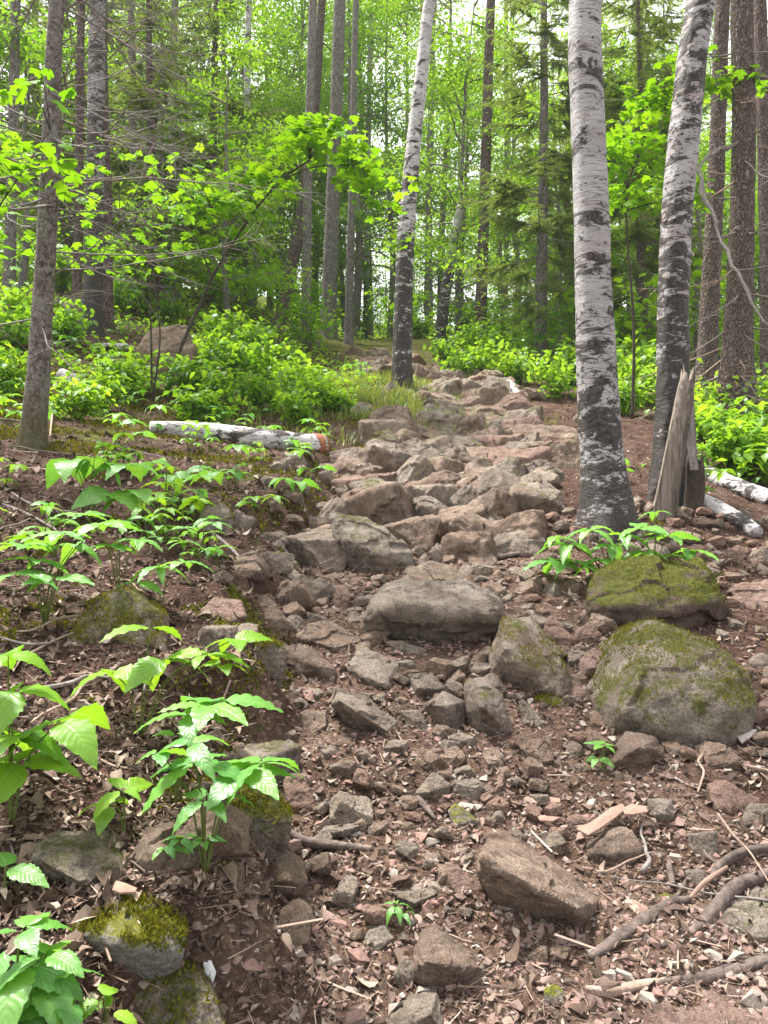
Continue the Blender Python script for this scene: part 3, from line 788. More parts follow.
Rk([(160,300),(175,285),(205,290),(210,320),(185,328),(162,322)], 'weathered brown rock above the brown outcrop', 'brown', k=0.6) if False else None
Rk([(425,375),(435,365),(448,370),(450,382),(436,386)], 'brown earth-stained rock beside the mottled birch', 'brown')
Rk([(60,305),(75,292),(95,300),(100,325),(75,332),(58,322)], 'green mossy boulder among trunks on the slope', 'mossy', k=0.6)

DG = bpy.context.evaluated_depsgraph_get()
mtri_v = np.array([[-0.5, 0, 0], [0.5, 0, 0], [0, 0, 1.0]]); mtri_f = np.array([[0, 1, 2]])
def moss_tufts(V, N, count, size, seed, thr=0.35):
    r = np.random.default_rng(seed)
    ok = np.where((N[:, 2] > thr) & (fbm(V / size * 3.0 + seed, 4, seed) + 0.5 * N[:, 2] > 0.30))[0]
    if len(ok) < 10: ok = np.where(N[:, 2] > 0.5)[0]
    idx = r.choice(ok, count * 3)
    p = V[idx] + r.normal(0, 0.004, (len(idx), 3))
    s = r.uniform(0.004, 0.010, len(idx))
    sc = np.stack([s * 0.55, s, s * r.uniform(0.8, 1.9, len(idx))], 1)
    Rm = rotm(r.uniform(0, 6.28, len(idx)), r.normal(0, 0.5, len(idx)), r.normal(0, 0.5, len(idx)))
    v, t = place(mtri_v, mtri_f, p - np.array([0, 0, 0.001]), Rm, sc)
    return mesh_np('moss', v, t, M['moss'], {'rnd': np.repeat(r.random(len(idx)), 3)}, False)

for k, d in enumerate(_raw):
    me = bpy.data.meshes.new_from_object(d['o'].evaluated_get(DG))
    me.name = d['name']
    V, N = displace(me, d['size'], k + 1, d['rough'], 4)
    me.materials.clear(); me.materials.append(M[d['m']])
    me.polygons.foreach_set('use_smooth', np.ones(len(me.polygons), bool)); me.set_sharp_from_angle(angle=R(42))
    o = link(d['name'], me, None, tuple(d['org']))
    tag(o, d['label'], d['cat'])
    if d['moss']:
        ms = moss_tufts(V, N, d['moss'], d['size'], k)
        link('moss', ms, o)
for d in _raw:
    m_ = d['o'].data; bpy.data.objects.remove(d['o']); bpy.data.meshes.remove(m_)

# ---- shared stones for the many smaller ones
def stone_variant(seed):
    r = np.random.default_rng(seed)
    ext = np.array([0.5, r.uniform(0.30, 0.46), r.uniform(0.16, 0.34)])
    P = np.array([[x, y, z] for x in (-1, 1) for y in (-1, 1) for z in (-1, 1)], float)
    P = (P + r.normal(0, 0.24, P.shape)) * ext
    P = np.concatenate([P, r.normal(0, 0.62, (4, 3)) * ext])
    return hull_obj(P, 0.036)
_sv = [stone_variant(100 + k) for k in range(14)]
DG = bpy.context.evaluated_depsgraph_get(); DG.update()
STONE = {}
for k, o in enumerate(_sv):
    for key in ('grey', 'pink', 'brown', 'halfmoss'):
        me = bpy.data.meshes.new_from_object(o.evaluated_get(DG)); me.name = 'stone'
        displace(me, 1.0, 200 + k, 1.3)
        me.materials.clear(); me.materials.append(M[key])
        me.polygons.foreach_set('use_smooth', np.ones(len(me.polygons), bool)); me.set_sharp_from_angle(angle=R(42))
        STONE[(k, key)] = me
stone_tri = []
for k, o in enumerate(_sv[:6]):
    me = STONE[(k, 'grey')]
for o in _sv:
    m_ = o.data; bpy.data.objects.remove(o); bpy.data.meshes.remove(m_)

heroes_px = [(d['px'], d['size'], d['org']) for d in _raw]
def near_mark(px, py):
    best = min(MARKS, key=lambda m: (m[0] - px) ** 2 + (m[1] - py) ** 2)
    dx, dy_ = px - best[0], py - best[1]
    if abs(dy_) > abs(dx): rel = 'downhill of' if dy_ > 0 else 'uphill of'
    else: rel = 'beside'
    return rel, best[2]
rs = np.random.default_rng(11)
RANK = []
def mark_dist(px, py):
    return min((m[0] - px) ** 2 + (m[1] - py) ** 2 for m in MARKS)
placed = []
CN = {'grey': 'grey', 'pink': 'reddish', 'brown': 'brown', 'halfmoss': 'mossy'}
def small_stone(x, y, s, key, group):
    z = float(Hs(x, y))
    px, py = to_px((x, y, z))
    o = link('stone', STONE[(int(rs.integers(14)), key)])
    sc = np.array([1, rs.uniform(0.75, 1.1), rs.uniform(0.7, 1.1) * (1.45 if group[0] == 's' else 1.0)]) * s
    o.scale = tuple(sc)
    o.location = (x, y, z + 0.06 * s)
    o.rotation_euler = (rs.normal(0, 0.33), rs.normal(0, 0.33), rs.uniform(0, 6.28))
    rel, mk = near_mark(px, py)
    sz = 'fist-sized' if s > 0.10 else ('palm-sized' if s > 0.065 else 'small')
    if s > 0.17: sz = 'head-sized'
    noun = {'l': 'loose stone', 's': 'step stone'}.get(group[0], 'stone')
    if 'embedded' in group: noun = 'embedded stone'
    tag(o, f'{sz} {CN[key]} {noun} {rel} {mk}', 'stone', group)
    RANK.append((o, mark_dist(px, py), 'it'))
def bank_stones():
    k = 0
    while k < 34:
        y = float(rs.uniform(1.6, 6.5)); x = float(bank_edge(y) + rs.normal(-0.02, 0.10)); s_ = float(rs.uniform(0.07, 0.17) * (0.75 + 0.1 * y))
        if any((x - g[0]) ** 2 + (y - g[1]) ** 2 < (0.45 * h_ + 0.3 * s_) ** 2 for _, h_, g in heroes_px): continue
        if any((x - a) ** 2 + (y - b) ** 2 < (0.4 * (s_ + c)) ** 2 for a, b, c in placed): continue
        placed.append((x, y, s_)); k += 1
        small_stone(x, y, s_, str(rs.choice(['halfmoss', 'brown', 'grey'])), 'stones embedded in the bank')
bank_stones()
n_st = 0
tries = 0
while n_st < 165 and tries < 20000:          # steps of the trail, all distances
    tries += 1
    y = float(np.exp(rs.uniform(math.log(1.8), math.log(4.9)))) if n_st < 125 else float(np.exp(rs.uniform(math.log(5), math.log(19))))
    x = float(path_c(y) + rs.normal(0, 0.62) * path_w(y))
    if y < 4.8: x = float(rs.uniform(-0.45, 1.9) if rs.random() < 0.5 else x)
    if y < 2.35 and x > 0.52: continue
    if abs(x / y) > 0.6 or (y < 7.5 and x < bank_edge(y) + 0.02): continue
    s = float(rs.lognormal(math.log(0.062 if y < 5 else 0.06 + 0.02 * min(y, 14)), 0.42))
    s = min(s, 0.17 if y < 4.8 else 0.45)
    ok = all((x - a) ** 2 + (y - b) ** 2 > (0.44 * (s + c)) ** 2 for a, b, c in placed)
    if ok:
        z = float(Hs(x, y))
        for (_, hsz, org) in heroes_px:
            if (x - org[0]) ** 2 + (y - org[1] - 0.1 * hsz) ** 2 < (0.5 * hsz + 0.4 * s) ** 2: ok = False; break
    if not ok: continue
    placed.append((x, y, s)); n_st += 1
    key = rs.choice(['grey', 'pink', 'brown', 'halfmoss'] if y > 5 else ['grey', 'pink', 'brown', 'brown'], p=[0.35, 0.25, 0.3, 0.1])
    small_stone(x, y, s, str(key), 'loose stones on the trail')

n_st = 0; tries = 0
while n_st < 115 and tries < 20000:
    tries += 1
    y = float(np.exp(rs.uniform(math.log(4.4), math.log(14)))); x = float(path_c(y) + rs.uniform(-0.95, 0.95) * path_w(y))
    s = float(rs.uniform(0.2, 0.34) + 0.018 * y)
    if x < 0.55 + 0.1 * (y - 9) and 8.3 < y < 12.0: continue
    if any((x - a) ** 2 + (y - b) ** 2 < (0.36 * (s + c)) ** 2 for a, b, c in placed): continue
    if any((x - g[0]) ** 2 + (y - g[1]) ** 2 < (0.42 * h_ + 0.25 * s) ** 2 for _, h_, g in heroes_px): continue
    placed.append((x, y, s)); n_st += 1
    small_stone(x, y, s, str(rs.choice(['grey', 'pink', 'brown', 'halfmoss'], p=[0.36, 0.05, 0.37, 0.22])), 'slabs and stones of the rocky steps')

# gravel and chips: uncountable
def noisy_tet(seed):
    r = np.random.default_rng(seed)
    bm = bmesh.new()
    for p in r.normal(0, 1, (9, 3)):
        p = p / np.linalg.norm(p) * np.array([0.5, 0.38, 0.25]); bm.verts.new(tuple(p))
    bmesh.ops.convex_hull(bm, input=bm.verts[:])
    for v in [v for v in bm.verts if not v.link_faces]: bm.verts.remove(v)
    bmesh.ops.triangulate(bm, faces=bm.faces[:])
    bm.verts.index_update()
    V = np.array([v.co[:] for v in bm.verts]); T = np.array([[v.index for v in f.verts] for f in bm.faces])
    bm.free(); return V, T
def scatter_xy(n, ylo, yhi, power, seed, spread=0.72, cond=None):
    r = np.random.default_rng(seed)
    out = []; tot = 0
    while tot < n:
        u = r.random(n * 2)
        q = 1 - power
        y = (ylo ** q + u * (yhi ** q - ylo ** q)) ** (1 / q) if abs(q) > 1e-3 else ylo * (yhi / ylo) ** u
        x = r.uniform(-spread, spread, n * 2) * y
        if cond is not None:
            k = r.random(n * 2) < cond(x, y); x, y = x[k], y[k]
        out.append(np.stack([x, y], 1)); tot += len(x)
    return np.concatenate(out)[:n]
rub_V = []; rub_T = []; rub_M = []; rub_n = 0
arr = {}
for k in range(14):
    me = STONE[(k, 'grey')]; v = np.empty(len(me.vertices) * 3, np.float32); me.vertices.foreach_get('co', v)
    me.calc_loop_triangles(); t = np.empty(len(me.loop_triangles) * 3, np.int32); me.loop_triangles.foreach_get('vertices', t)
    arr[k] = (v.reshape(-1, 3).astype(float), t.reshape(-1, 3))
rq = np.random.default_rng(71); cnt = 0; grid = list(placed)
for _ in range(9000):
    if cnt >= 620: break
    y = float(np.exp(rq.uniform(math.log(1.7), math.log(12)))); x = float(path_c(y) + rq.uniform(-1.1, 1.1) * path_w(y)) if y > 5 else float(rq.uniform(-0.5, 0.62 * y))
    if y < 7 and x < bank_edge(y) - 0.1: continue
    if x < 0.5 and 8.5 < y < 12: continue
    if y < 2.45 and x > 0.5: continue
    if y < 2.7 and rq.random() < 0.45: continue
    s_ = float(np.clip(rq.lognormal(math.log(0.036 + 0.007 * y), 0.45), 0.02, 0.16 if y > 5 else 0.095))
    if any((x - g[0]) ** 2 + (y - g[1]) ** 2 < (0.42 * h_ + 0.3 * s_) ** 2 for _, h_, g in heroes_px): continue
    if any(abs(x - a) < 0.4 and (x - a) ** 2 + (y - b) ** 2 < (0.38 * (s_ + c)) ** 2 for a, b, c in grid): continue
    grid.append((x, y, s_)); cnt += 1
    v, t = arr[int(rq.integers(14))]
    V, T = place(v, t, np.array([[x, y, float(Hs(x, y)) + 0.12 * s_]]), rotm(rq.uniform(0, 6.28), rq.normal(0, .35), rq.normal(0, .35)), s_)
    rub_V.append(V); rub_T.append(T + rub_n); rub_n += len(V); rub_M.append(np.full(len(T), int(rq.choice([0, 1, 2], p=[.4, .2, .4]))))
rme = mesh_np('rubble', np.concatenate(rub_V), np.concatenate(rub_T), [M['grey'], M['pink'], M['brown']], None, True, np.concatenate(rub_M))
rme.set_sharp_from_angle(angle=R(42))
tag(link('rubble', rme), 'small angular rubble littering the trail between the larger stones', 'rubble', kind='stuff')
def m_gravel():
    m, nt = mat('gravel_stone')
    r = attr(nt, 'rnd').outputs['Fac']
    c = ramp(nt, r, [(0.0, (0.09, 0.06, 0.05)), (0.35, (0.19, 0.13, 0.11)), (0.6, (0.27, 0.16, 0.135)), (0.85, (0.27, 0.22, 0.19)), (1.0, (0.36, 0.32, 0.28))])
    c = mixc(nt, 0.6, c, ramp(nt, noise(nt, geo_pos(nt), 120, 4, 0.7), [(0.3, 0.6), (0.7, 1.3)]), 'MULTIPLY')
    princ(nt, c, 0.9, bump(nt, noise(nt, geo_pos(nt), 150, 4), 0.6, 0.004), 0.2)
    return m
M['gravel'] = m_gravel()
mb = MB()
pc = lambda x, y: np.clip(on_path(x, y) * 0.9 + 0.05 + 0.3 * ((y < 5) & (x > bank_edge(y) + 0.05)), 0, 1)
for sd in range(8):
    P = scatter_xy(1900, 1.2, 16, 1.3, 500 + sd, cond=pc)
    r = np.random.default_rng(600 + sd)
    v, t = noisy_tet(sd)
    s = r.lognormal(math.log(0.019), 0.50, len(P)) * (0.7 + 0.12 * P[:, 1]); s = np.clip(s, 0.005, 0.08)
    pos = np.stack([P[:, 0], P[:, 1], Hf(P[:, 0], P[:, 1]) + 0.08 * s], 1)
    Rm = rotm(r.uniform(0, 6.28, len(P)), r.normal(0, 0.3, len(P)), r.normal(0, 0.3, len(P)))
    V, T = place(v, t, pos, Rm, s)
    mb.add(V, T, np.repeat(r.random(len(P)), len(v)))
tag(link('gravel', mb.mesh('gravel', M['gravel'], False)), 'small reddish and grey gravel strewn over the trail dirt', 'gravel', kind='stuff')

# dead leaves, bark chips, needles
tl = np.linspace(0, 1, 5)
lw = np.array([0.03, 0.24, 0.32, 0.22, 0.0])
def leaf_template(ts, ws, droop=0.25, fold=0.10, curl=0.0):
    V = []; T = []
    for k, (t, w) in enumerate(zip(ts, ws)):
        zc = -droop * t * t
        V += [(t, -w, zc + fold * (w / 0.3)), (t, 0, zc), (t, w, zc + fold * (w / 0.3))]
    for k in range(len(ts) - 1):
        a = 3 * k; b = 3 * (k + 1)
        T += [(a, b, b + 1), (a, b + 1, a + 1), (a + 1, b + 1, b + 2), (a + 1, b + 2, a + 2)]
    return np.array(V, float), np.array(T)
DEAD = [leaf_template(tl, lw, 0.5, 0.28), leaf_template(tl, lw * 1.1, -0.55, -0.25), leaf_template(np.linspace(0, 1, 3), np.array([0.16, 0.2, 0.13]), 0.05, 0.04)]
mb = MB()
cond_l = lambda x, y: np.clip(0.35 + 0.6 * (x < bank_edge(y)) + 0.3 * (fbm2(x * 1.7, y * 1.7, 2, 3) > 0), 0, 1)
for sd, (tm, n, s0) in enumerate([(DEAD[0], 13000, 0.017), (DEAD[1], 13000, 0.018), (DEAD[2], 26000, 0.0095), (DEAD[0], 3000, 0.036)]):
    P = scatter_xy(n, 1.0, 18, 1.35, 900 + sd, cond=cond_l if sd < 3 else (lambda x, y: (x < bank_edge(y)) * 0.9 + 0.06))
    r = np.random.default_rng(950 + sd)
    s = r.lognormal(math.log(s0), 0.35, n) * (0.85 + 0.07 * P[:, 1])
    pos = np.stack([P[:, 0], P[:, 1], Hf(P[:, 0], P[:, 1]) + r.uniform(0.001, 0.010, n)], 1)
    Rm = rotm(r.uniform(0, 6.28, n), r.normal(0, 0.35, n), r.normal(0, 0.35, n))
    V, T = place(tm[0], tm[1], pos, Rm, s)
    mb.add(V, T, np.repeat(r.beta(2.0, 2.2, n), len(tm[0])))
# needles and twig bits
n = 24000
P = scatter_xy(n, 1.0, 9, 1.4, 970); r = np.random.default_rng(971)
bar_v, bar_f = tube([[-0.5, 0, 0], [0, 0.04, 0.01], [0.5, 0, 0]], 0.018, 3)
L = r.lognormal(math.log(0.034), 0.6, n)
pos = np.stack([P[:, 0], P[:, 1], Hf(P[:, 0], P[:, 1]) + 0.004], 1)
sc = np.stack([L, np.maximum(L * 0.7, 0.03), np.maximum(L * 0.7, 0.03)], 1)
V, T = place(bar_v, bar_f, pos, rotm(r.uniform(0, 6.28, n), r.normal(0, 0.12, n), 0), sc)
mb.add(V, T, np.repeat(r.uniform(0.1, 0.95, n), len(bar_v)))
tag(link('leaf_litter', mb.mesh('leaf_litter', M['litter'], False)), 'brown dead leaves, bark chips and needles covering the ground', 'leaf litter', kind='stuff')

# ------------------------------------------------------------------ trunks
def trunk_mesh(P, rad, seg, name, m, flare=0.0, flare_h=0.4, amp=0.03, seed=1, knob=0.0, roots=5, step=0.05):
    P = np.asarray(P, float)
    Ltot = np.linalg.norm(np.diff(P, axis=0), axis=1).sum()
    n = max(8, int(Ltot / step))
    S = spline(P, n)
    rr = np.interp(np.linspace(0, len(P) - 1, n), np.arange(len(P)), rad)
    hgt = np.concatenate([[0], np.cumsum(np.linalg.norm(np.diff(S, axis=0), axis=1))])
    V, T = tube(S, rr, seg, True)
    nb = n * seg
    ang = np.tile(np.arange(seg) * 2 * np.pi / seg, n)
    hv = np.repeat(hgt, seg)
    C = np.repeat(S, seg, axis=0)
    d = V[:nb] - C
    f = 1 + flare * np.exp(-hv / flare_h) * (0.55 + 0.75 * np.clip(np.cos(ang * roots + seed), -0.3, 1) * np.exp(-hv / (flare_h * 1.3)))
    nz = fbm(np.stack([np.cos(ang) * 1.2, np.sin(ang) * 1.2, hv * 3.0], 1) + seed * 7, 4, seed)
    nz2 = fbm(np.stack([np.cos(ang) * 3, np.sin(ang) * 3, hv * 9.0], 1) + seed * 3, 3, seed + 4)
    f = f + amp * 2 * nz + amp * nz2 * (1 + 1.5 * np.exp(-hv / 0.8))
    V[:nb] = C + d * f[:, None]
    return mesh_np(name, V, T, m)

def px_line(pts, y0, ydelta=0.0, base=None):
    """trunk axis: points (px, py) at depth y0, leaning away by ydelta over the list"""
    out = []
    for k, (a, b) in enumerate(pts):
        out.append(at(a, b, y0 + ydelta * k / max(1, len(pts) - 1)))
    return np.array(out)

# needle spray template
def spray(seed, L=0.34, nn=22):
    r = np.random.default_rng(seed)
    mbx = MB()
    mbx.tube([[0, 0, 0], [L * 0.5, 0, 0.0], [L, 0, -0.03]], [0.004, 0.003, 0.001], 3, 0.1, 1, False)
    t = np.linspace(0.04, 1, nn)
    for s in (-1, 1):
        p = np.stack([t * L, np.zeros(nn), -0.03 * t ** 2 + 0.003], 1)
        ln = 0.065 * (1.15 - 0.6 * t)
        Rm = rotm(s * r.normal(0.85, 0.15, nn), r.normal(-0.1, 0.3, nn), r.normal(0, 0.5, nn))
        nv = np.array([[0, -0.17, 0], [0, 0.17, 0], [1.0, 0, 0]])
        V, T = place(nv, mtri_f, p, Rm, ln)
        mbx.add(V, T, np.repeat(r.random(nn), 3), 0)
    return np.concatenate(mbx.V), np.concatenate(mbx.T), np.concatenate(mbx.A), np.concatenate(mbx.M)
SPR = [spray(1), spray(2), spray(3, 0.42, 24)]

def dead_branch(mb, base, az, L, r, droop=0.25, up=0.2, sub=6, thick=0.008, m=0):
    n = 7
    t = np.linspace(0, 1, n)
    dirh = np.array([math.cos(az), math.sin(az), 0])
    side = np.array([-dirh[1], dirh[0], 0])
    wob = r.normal(0, 0.04 * L, n).cumsum() * 0.5
    P = base + dirh * (t * L)[:, None] + side * wob[:, None] + np.array([0, 0, 1.0]) * ((-droop * t + up * t ** 2) * L)[:, None]
    mb.tube(P, thick * (1 - 0.85 * t), 4, 0.5, m, False)
    for k in range(sub):
        tt = r.uniform(0.25, 0.95); b = np.array([np.interp(tt, t, P[:, q]) for q in range(3)])
        a2 = az + r.choice([-1, 1]) * r.uniform(0.5, 1.1); l2 = L * r.uniform(0.15, 0.45) * (1.1 - tt * 0.6)
        d2 = np.array([math.cos(a2), math.sin(a2), r.normal(-0.1, 0.25)])
        P2 = b + d2 * np.linspace(0, l2, 4)[:, None] + np.array([0, 0, -1.0]) * (np.linspace(0, 1, 4) ** 2 * l2 * r.uniform(-0.2, 0.3))[:, None]
        mb.tube(P2, thick * 0.45 * np.linspace(1, 0.25, 4), 3, 0.5, m, False)
    return P

def conifer_crown(mb, seed, z0, z1, Lmax, axis_fn, density=1.0, dead_to=0.0):
    r = np.random.default_rng(seed)
    z = z0; pos = []; rot = []; sc = []
    while z < z1:
        f = (z - z0) / (z1 - z0)
        L0 = Lmax * (1 - f) ** 0.8 * min(1, 0.55 + f * 3) + 0.12
        for k in range(int(r.integers(3, 6))):
            az = r.uniform(0, 6.28); L = L0 * r.uniform(0.6, 1.1)
            base = axis_fn(z + r.uniform(-0.1, 0.1))
            t = np.linspace(0, 1, 6)
            dh = np.array([math.cos(az), math.sin(az), 0.0])
            dr = r.uniform(0.15, 0.45) * (1 - f) - 0.3 * f
            P = base + dh * (t * L)[:, None] + np.array([0, 0, 1.0]) * ((-dr * t + 0.22 * t ** 2) * L)[:, None]
            mb.tube(P, 0.016 * L / Lmax * (1 - 0.8 * t) + 0.003, 4, 0.1, 1, False)
            nt = int(max(3, L / 0.11 * density))
            tt = r.uniform(0.22, 1.0, nt)
            b = np.stack([np.interp(tt, t, P[:, q]) for q in range(3)], 1)
            sgn = r.choice([-1, 1], nt)
            pos.append(b); rot.append(np.stack([az + sgn * r.uniform(0.45, 1.1, nt), r.uniform(0.0, 0.6, nt), r.normal(0, 0.25, nt)], 1))
            sc.append(np.clip(L * 0.85 * (1.15 - tt), 0.5, 1.5) * r.uniform(0.7, 1.2, nt))
        z += r.uniform(0.22, 0.38)
    pos = np.concatenate(pos); rot = np.concatenate(rot); sc = np.concatenate(sc)
    pick = r.integers(0, 3, len(pos))
    for k in range(3):
        m_ = pick == k
        if not m_.any(): continue
        v, t, a, mm = SPR[k]
        V, T = place(v, t, pos[m_], rotm(rot[m_, 0], rot[m_, 1], rot[m_, 2]), sc[m_])
        nN = int(m_.sum())
        mb.V.append(V); mb.T.append(T + mb.n); mb.n += len(V)
        mb.A.append(np.clip(np.tile(a, nN) * 0.6 + np.repeat(r.random(nN), len(v)) * 0.4, 0, 1)); mb.M.append(np.tile(mm, nN))

# green leaves
def fine_leaf(wmax, droop, fold, seed):
    r = np.random.default_rng(seed); n = 19
    t = np.linspace(0, 1, n); w = wmax * np.sin(np.pi * np.clip(t, 0, 1) ** 0.72) ** 0.85 * (1 - 0.25 * t)
    w = w * (1 + 0.10 * (np.arange(n) % 2 - 0.5)); w[0] = 0; w[-1] = 0
    V = []; U = []; T = []
    for k in range(n):
        zc = -droop * t[k] ** 2.2 + 0.05 * math.sin(t[k] * 3.1)
        e = fold * w[k] / wmax; wv = 0.018 * math.sin(k * 1.7 + seed)
        V += [(t[k], -w[k], zc + e * 0.6 + wv), (t[k], -w[k] * 0.5, zc + e), (t[k], 0, zc), (t[k], w[k] * 0.5, zc + e), (t[k], w[k], zc + e * 0.6 - wv)]
        U += [(t[k], -1, 0), (t[k], -.5, 0), (t[k], 0, 0), (t[k], .5, 0), (t[k], 1, 0)]
    for k in range(n - 1):
        for j in range(4):
            a = 5 * k + j; b = a + 5
            T += [(a, b, b + 1), (a, b + 1, a + 1)]
    return np.array(V, float), np.array(T), np.array(U, float)
ovt = np.array([0, 0.08, 0.22, 0.42, 0.62, 0.8, 0.92, 1.0])
OVATE = leaf_template(ovt, np.array([0.0, 0.13, 0.245, 0.30, 0.255, 0.15, 0.06, 0.0]), 0.22, 0.07)
OVATE2 = leaf_template(ovt, np.array([0.0, 0.16, 0.32, 0.37, 0.30, 0.17, 0.06, 0.0]), 0.35, 0.05)
SMALL = leaf_template(np.array([0, 0.4, 1.0]), np.array([0.03, 0.30, 0.0]), 0.2, 0.08)
FINE = fine_leaf(0.25, 0.20, 0.05, 1)
FINE2 = fine_leaf(0.34, 0.30, 0.045, 2)
NARROW = [FINE, fine_leaf(0.21, 0.32, 0.07, 5), fine_leaf(0.27, 0.08, 0.03, 7)]
BROAD = [FINE2, fine_leaf(0.30, 0.15, 0.06, 8), fine_leaf(0.37, 0.42, 0.02, 9)]
def maple_template():
    pts = [(0.0, 0.0), (-0.04, 0.20), (0.10, 0.46), (0.16, 0.30), (0.34, 0.56), (0.52, 0.52), (0.50, 0.24), (0.72, 0.26), (1.0, 0.0)]
    pts = pts + [(x, -y) for x, y in pts[-2:0:-1]]
    V = [(0.38, 0, 0.0)] + [(x, y, -0.22 * (x * x * 0.6 + y * y * 1.8) + 0.03) for x, y in pts]
    n = len(pts); T = [(0, 1 + k, 1 + (k + 1) % n) for k in range(n)]
    return np.array(V, float), np.array(T)
MAPLE = maple_template()

def leafy(mb, centers, n_each, spread, size, r, tm=SMALL, m=0, flat=0.35, tilt=0.35):
    N = len(centers) * n_each
    c = np.repeat(centers, n_each, axis=0)
    off = r.normal(0, 1, (N, 3)) * np.array([spread, spread, spread * flat])
    Rm = rotm(r.uniform(0, 6.28, N), r.normal(0.25, tilt, N), r.normal(0, tilt, N))
    s = size * r.uniform(0.65, 1.25, N)
    V, T = place(tm[0], tm[1], c + off, Rm, s)
    mb.add(V, T, np.repeat(np.clip(np.repeat(r.random(len(centers)), n_each) * 0.5 + r.random(N) * 0.5, 0, 1), len(tm[0])), m)

def decid_tree(seed, H, lo, cr, nleaf, lsize, tm=SMALL, r0=0.07):
    """trunk mesh + crown mesh of a slender broadleaf tree"""
    r = np.random.default_rng(seed)
    sway = r.normal(0, 0.25, (5, 2)).cumsum(0) * H / 14
    ax = np.stack([np.r_[0, sway[:4, 0]], np.r_[0, sway[:4, 1]], np.linspace(-0.15, H, 5)], 1)
    S = spline(ax, 30); rr = np.linspace(r0, 0.012, 30)
    mt = MB(); mt.tube(S, rr, 8, 0.5, 0)
    mc = MB(); tips = []
    nb = int(14 + H)
    for k in range(nb):
        f = lo + (1 - lo) * (k + r.random()) / nb
        b = np.array([np.interp(f * 29, np.arange(30), S[:, q]) for q in range(3)])
        az = r.uniform(0, 6.28); L = cr * r.uniform(0.5, 1.1) * (1.15 - 0.65 * f)
        t = np.linspace(0, 1, 6)
        dh = np.array([math.cos(az), math.sin(az), 0.0])
        P = b + dh * (t * L)[:, None] + np.array([0, 0, 1.0]) * ((0.45 * t - 0.28 * t ** 2) * L)[:, None] + r.normal(0, 0.03 * L, (6, 3)).cumsum(0) * 0.6
        mc.tube(P, r0 * 0.3 * (1 - 0.85 * t), 4, 0.1, 1, False)
        for j in range(5):
            tt = r.uniform(0.3, 1); q = np.array([np.interp(tt, t, P[:, c_]) for c_ in range(3)])
            a2 = az + r.normal(0, 0.9); l2 = L * r.uniform(0.2, 0.5)
            e = q + np.array([math.cos(a2), math.sin(a2), r.normal(0.1, 0.2)]) * l2
            mc.tube([q, (q + e) / 2 + r.normal(0, 0.02, 3), e], [r0 * 0.12, r0 * 0.08, 0.002], 3, 0.1, 1, False)
            tips.append((q + e) / 2); tips.append(e)
    tips = np.array(tips)
    leafy(mc, tips, max(1, nleaf // len(tips)), 0.16 * cr / 1.5 + 0.06, lsize, r, tm, 0, 0.4)
    return mt, mc

# ------------------------------------------------------------------ named foreground trees
def near_tree(name, cat, label, basepx, pts, rads, m, seg=40, dy=0.0, flare=0.5, flare_h=0.25, amp=0.03, seed=1, crown=None, lean=0.0, depth=None, roots=5, step=0.03):
    h = hit(*basepx)
    y0 = (h[1] if depth is None else depth) + dy
    ax = px_line(pts, y0, lean)
    g = float(Hs(ax[0, 0], y0))
    ax = np.vstack([[ax[0, 0] + (ax[0, 0] - ax[1, 0]) * 0.1, y0, g - 0.15], ax])
    ax = ax[(ax[:, 2] > g - 0.01) | (np.arange(len(ax)) == 0)]
    rd = [w * y0 / F / 2 for w in rads]
    rd = [rd[0]] + rd[-(len(ax) - 1):]
    # continue to the top, out of sight
    dirv = ax[-1] - ax[-2]; dirv /= np.linalg.norm(dirv)
    top = ax[-1] + dirv * 2.2 + np.array([0.1, 0, 0]); top2 = top + np.array([0.05, 0.1, 4.5])
    ax = np.vstack([ax, top, top2]); rd = rd + [rd[-1] * 0.75, 0.02]
    org = np.array([ax[1, 0], y0, g])
    root = empty(name, org, 0, label, cat)
    me = trunk_mesh(ax - org, rd, seg, 'trunk', m, flare, flare_h, amp, seed, roots=roots, step=step)
    part('trunk', me, root)
    MARKS.append((*to_px(org), 'the ' + crown['mark'])) if crown and crown.get('mark') else None
    if crown:
        r = np.random.default_rng(seed + 40)
        a2 = ax - org
        mc = MB()
        zlo = crown['lo']; ztop = a2[-1, 2]
        fn = lambda z: np.array([np.interp(z, a2[:, 2], a2[:, 0]), np.interp(z, a2[:, 2], a2[:, 1]), z])
        if crown['kind'] == 'con':
            conifer_crown(mc, seed, zlo, ztop, crown.get('L', 1.4), fn)
            part('crown', mc.mesh('crown', [M['needle'], M['twig']], False), root)
        else:
            tips = []
            for k in range(26):
                z = zlo + (ztop - zlo) * r.random(); b = fn(z); az = r.uniform(0, 6.28); L = r.uniform(0.6, 1.6)
                e = b + np.array([math.cos(az) * L, math.sin(az) * L, L * 0.6])
                mc.tube([b, (b + e) / 2 + [0, 0, -0.05], e], [0.02, 0.012, 0.003], 4, 0.1, 1, False)
                for f in (0.5, 0.7, 0.85, 1.0): tips.append(b + (e - b) * f + r.normal(0, 0.12, 3))
            leafy(mc, np.array(tips), 26, 0.22, 0.06, r, SMALL, 0, 0.6)
            part('crown', mc.mesh('crown', [M['leaf_wood'], M['twig']], False), root)
    return root, ax, rd, org

# white birch (nearest)
bA, axA, rdA, oA = near_tree('birch_tree', 'birch tree', 'thick white-barked birch standing nearest the trail, smooth bark with black scars', (603, 528),
    [(607, 525), (604, 480), (598, 400), (594, 300), (591, 200), (587, 100), (585, 0)], [52, 44, 40, 36, 34, 33, 32], M['birch'], 56, 0, 0.75, 0.20, 0.028, 3,
    crown=dict(kind='dec', lo=7.5, mark='nearest birch'))

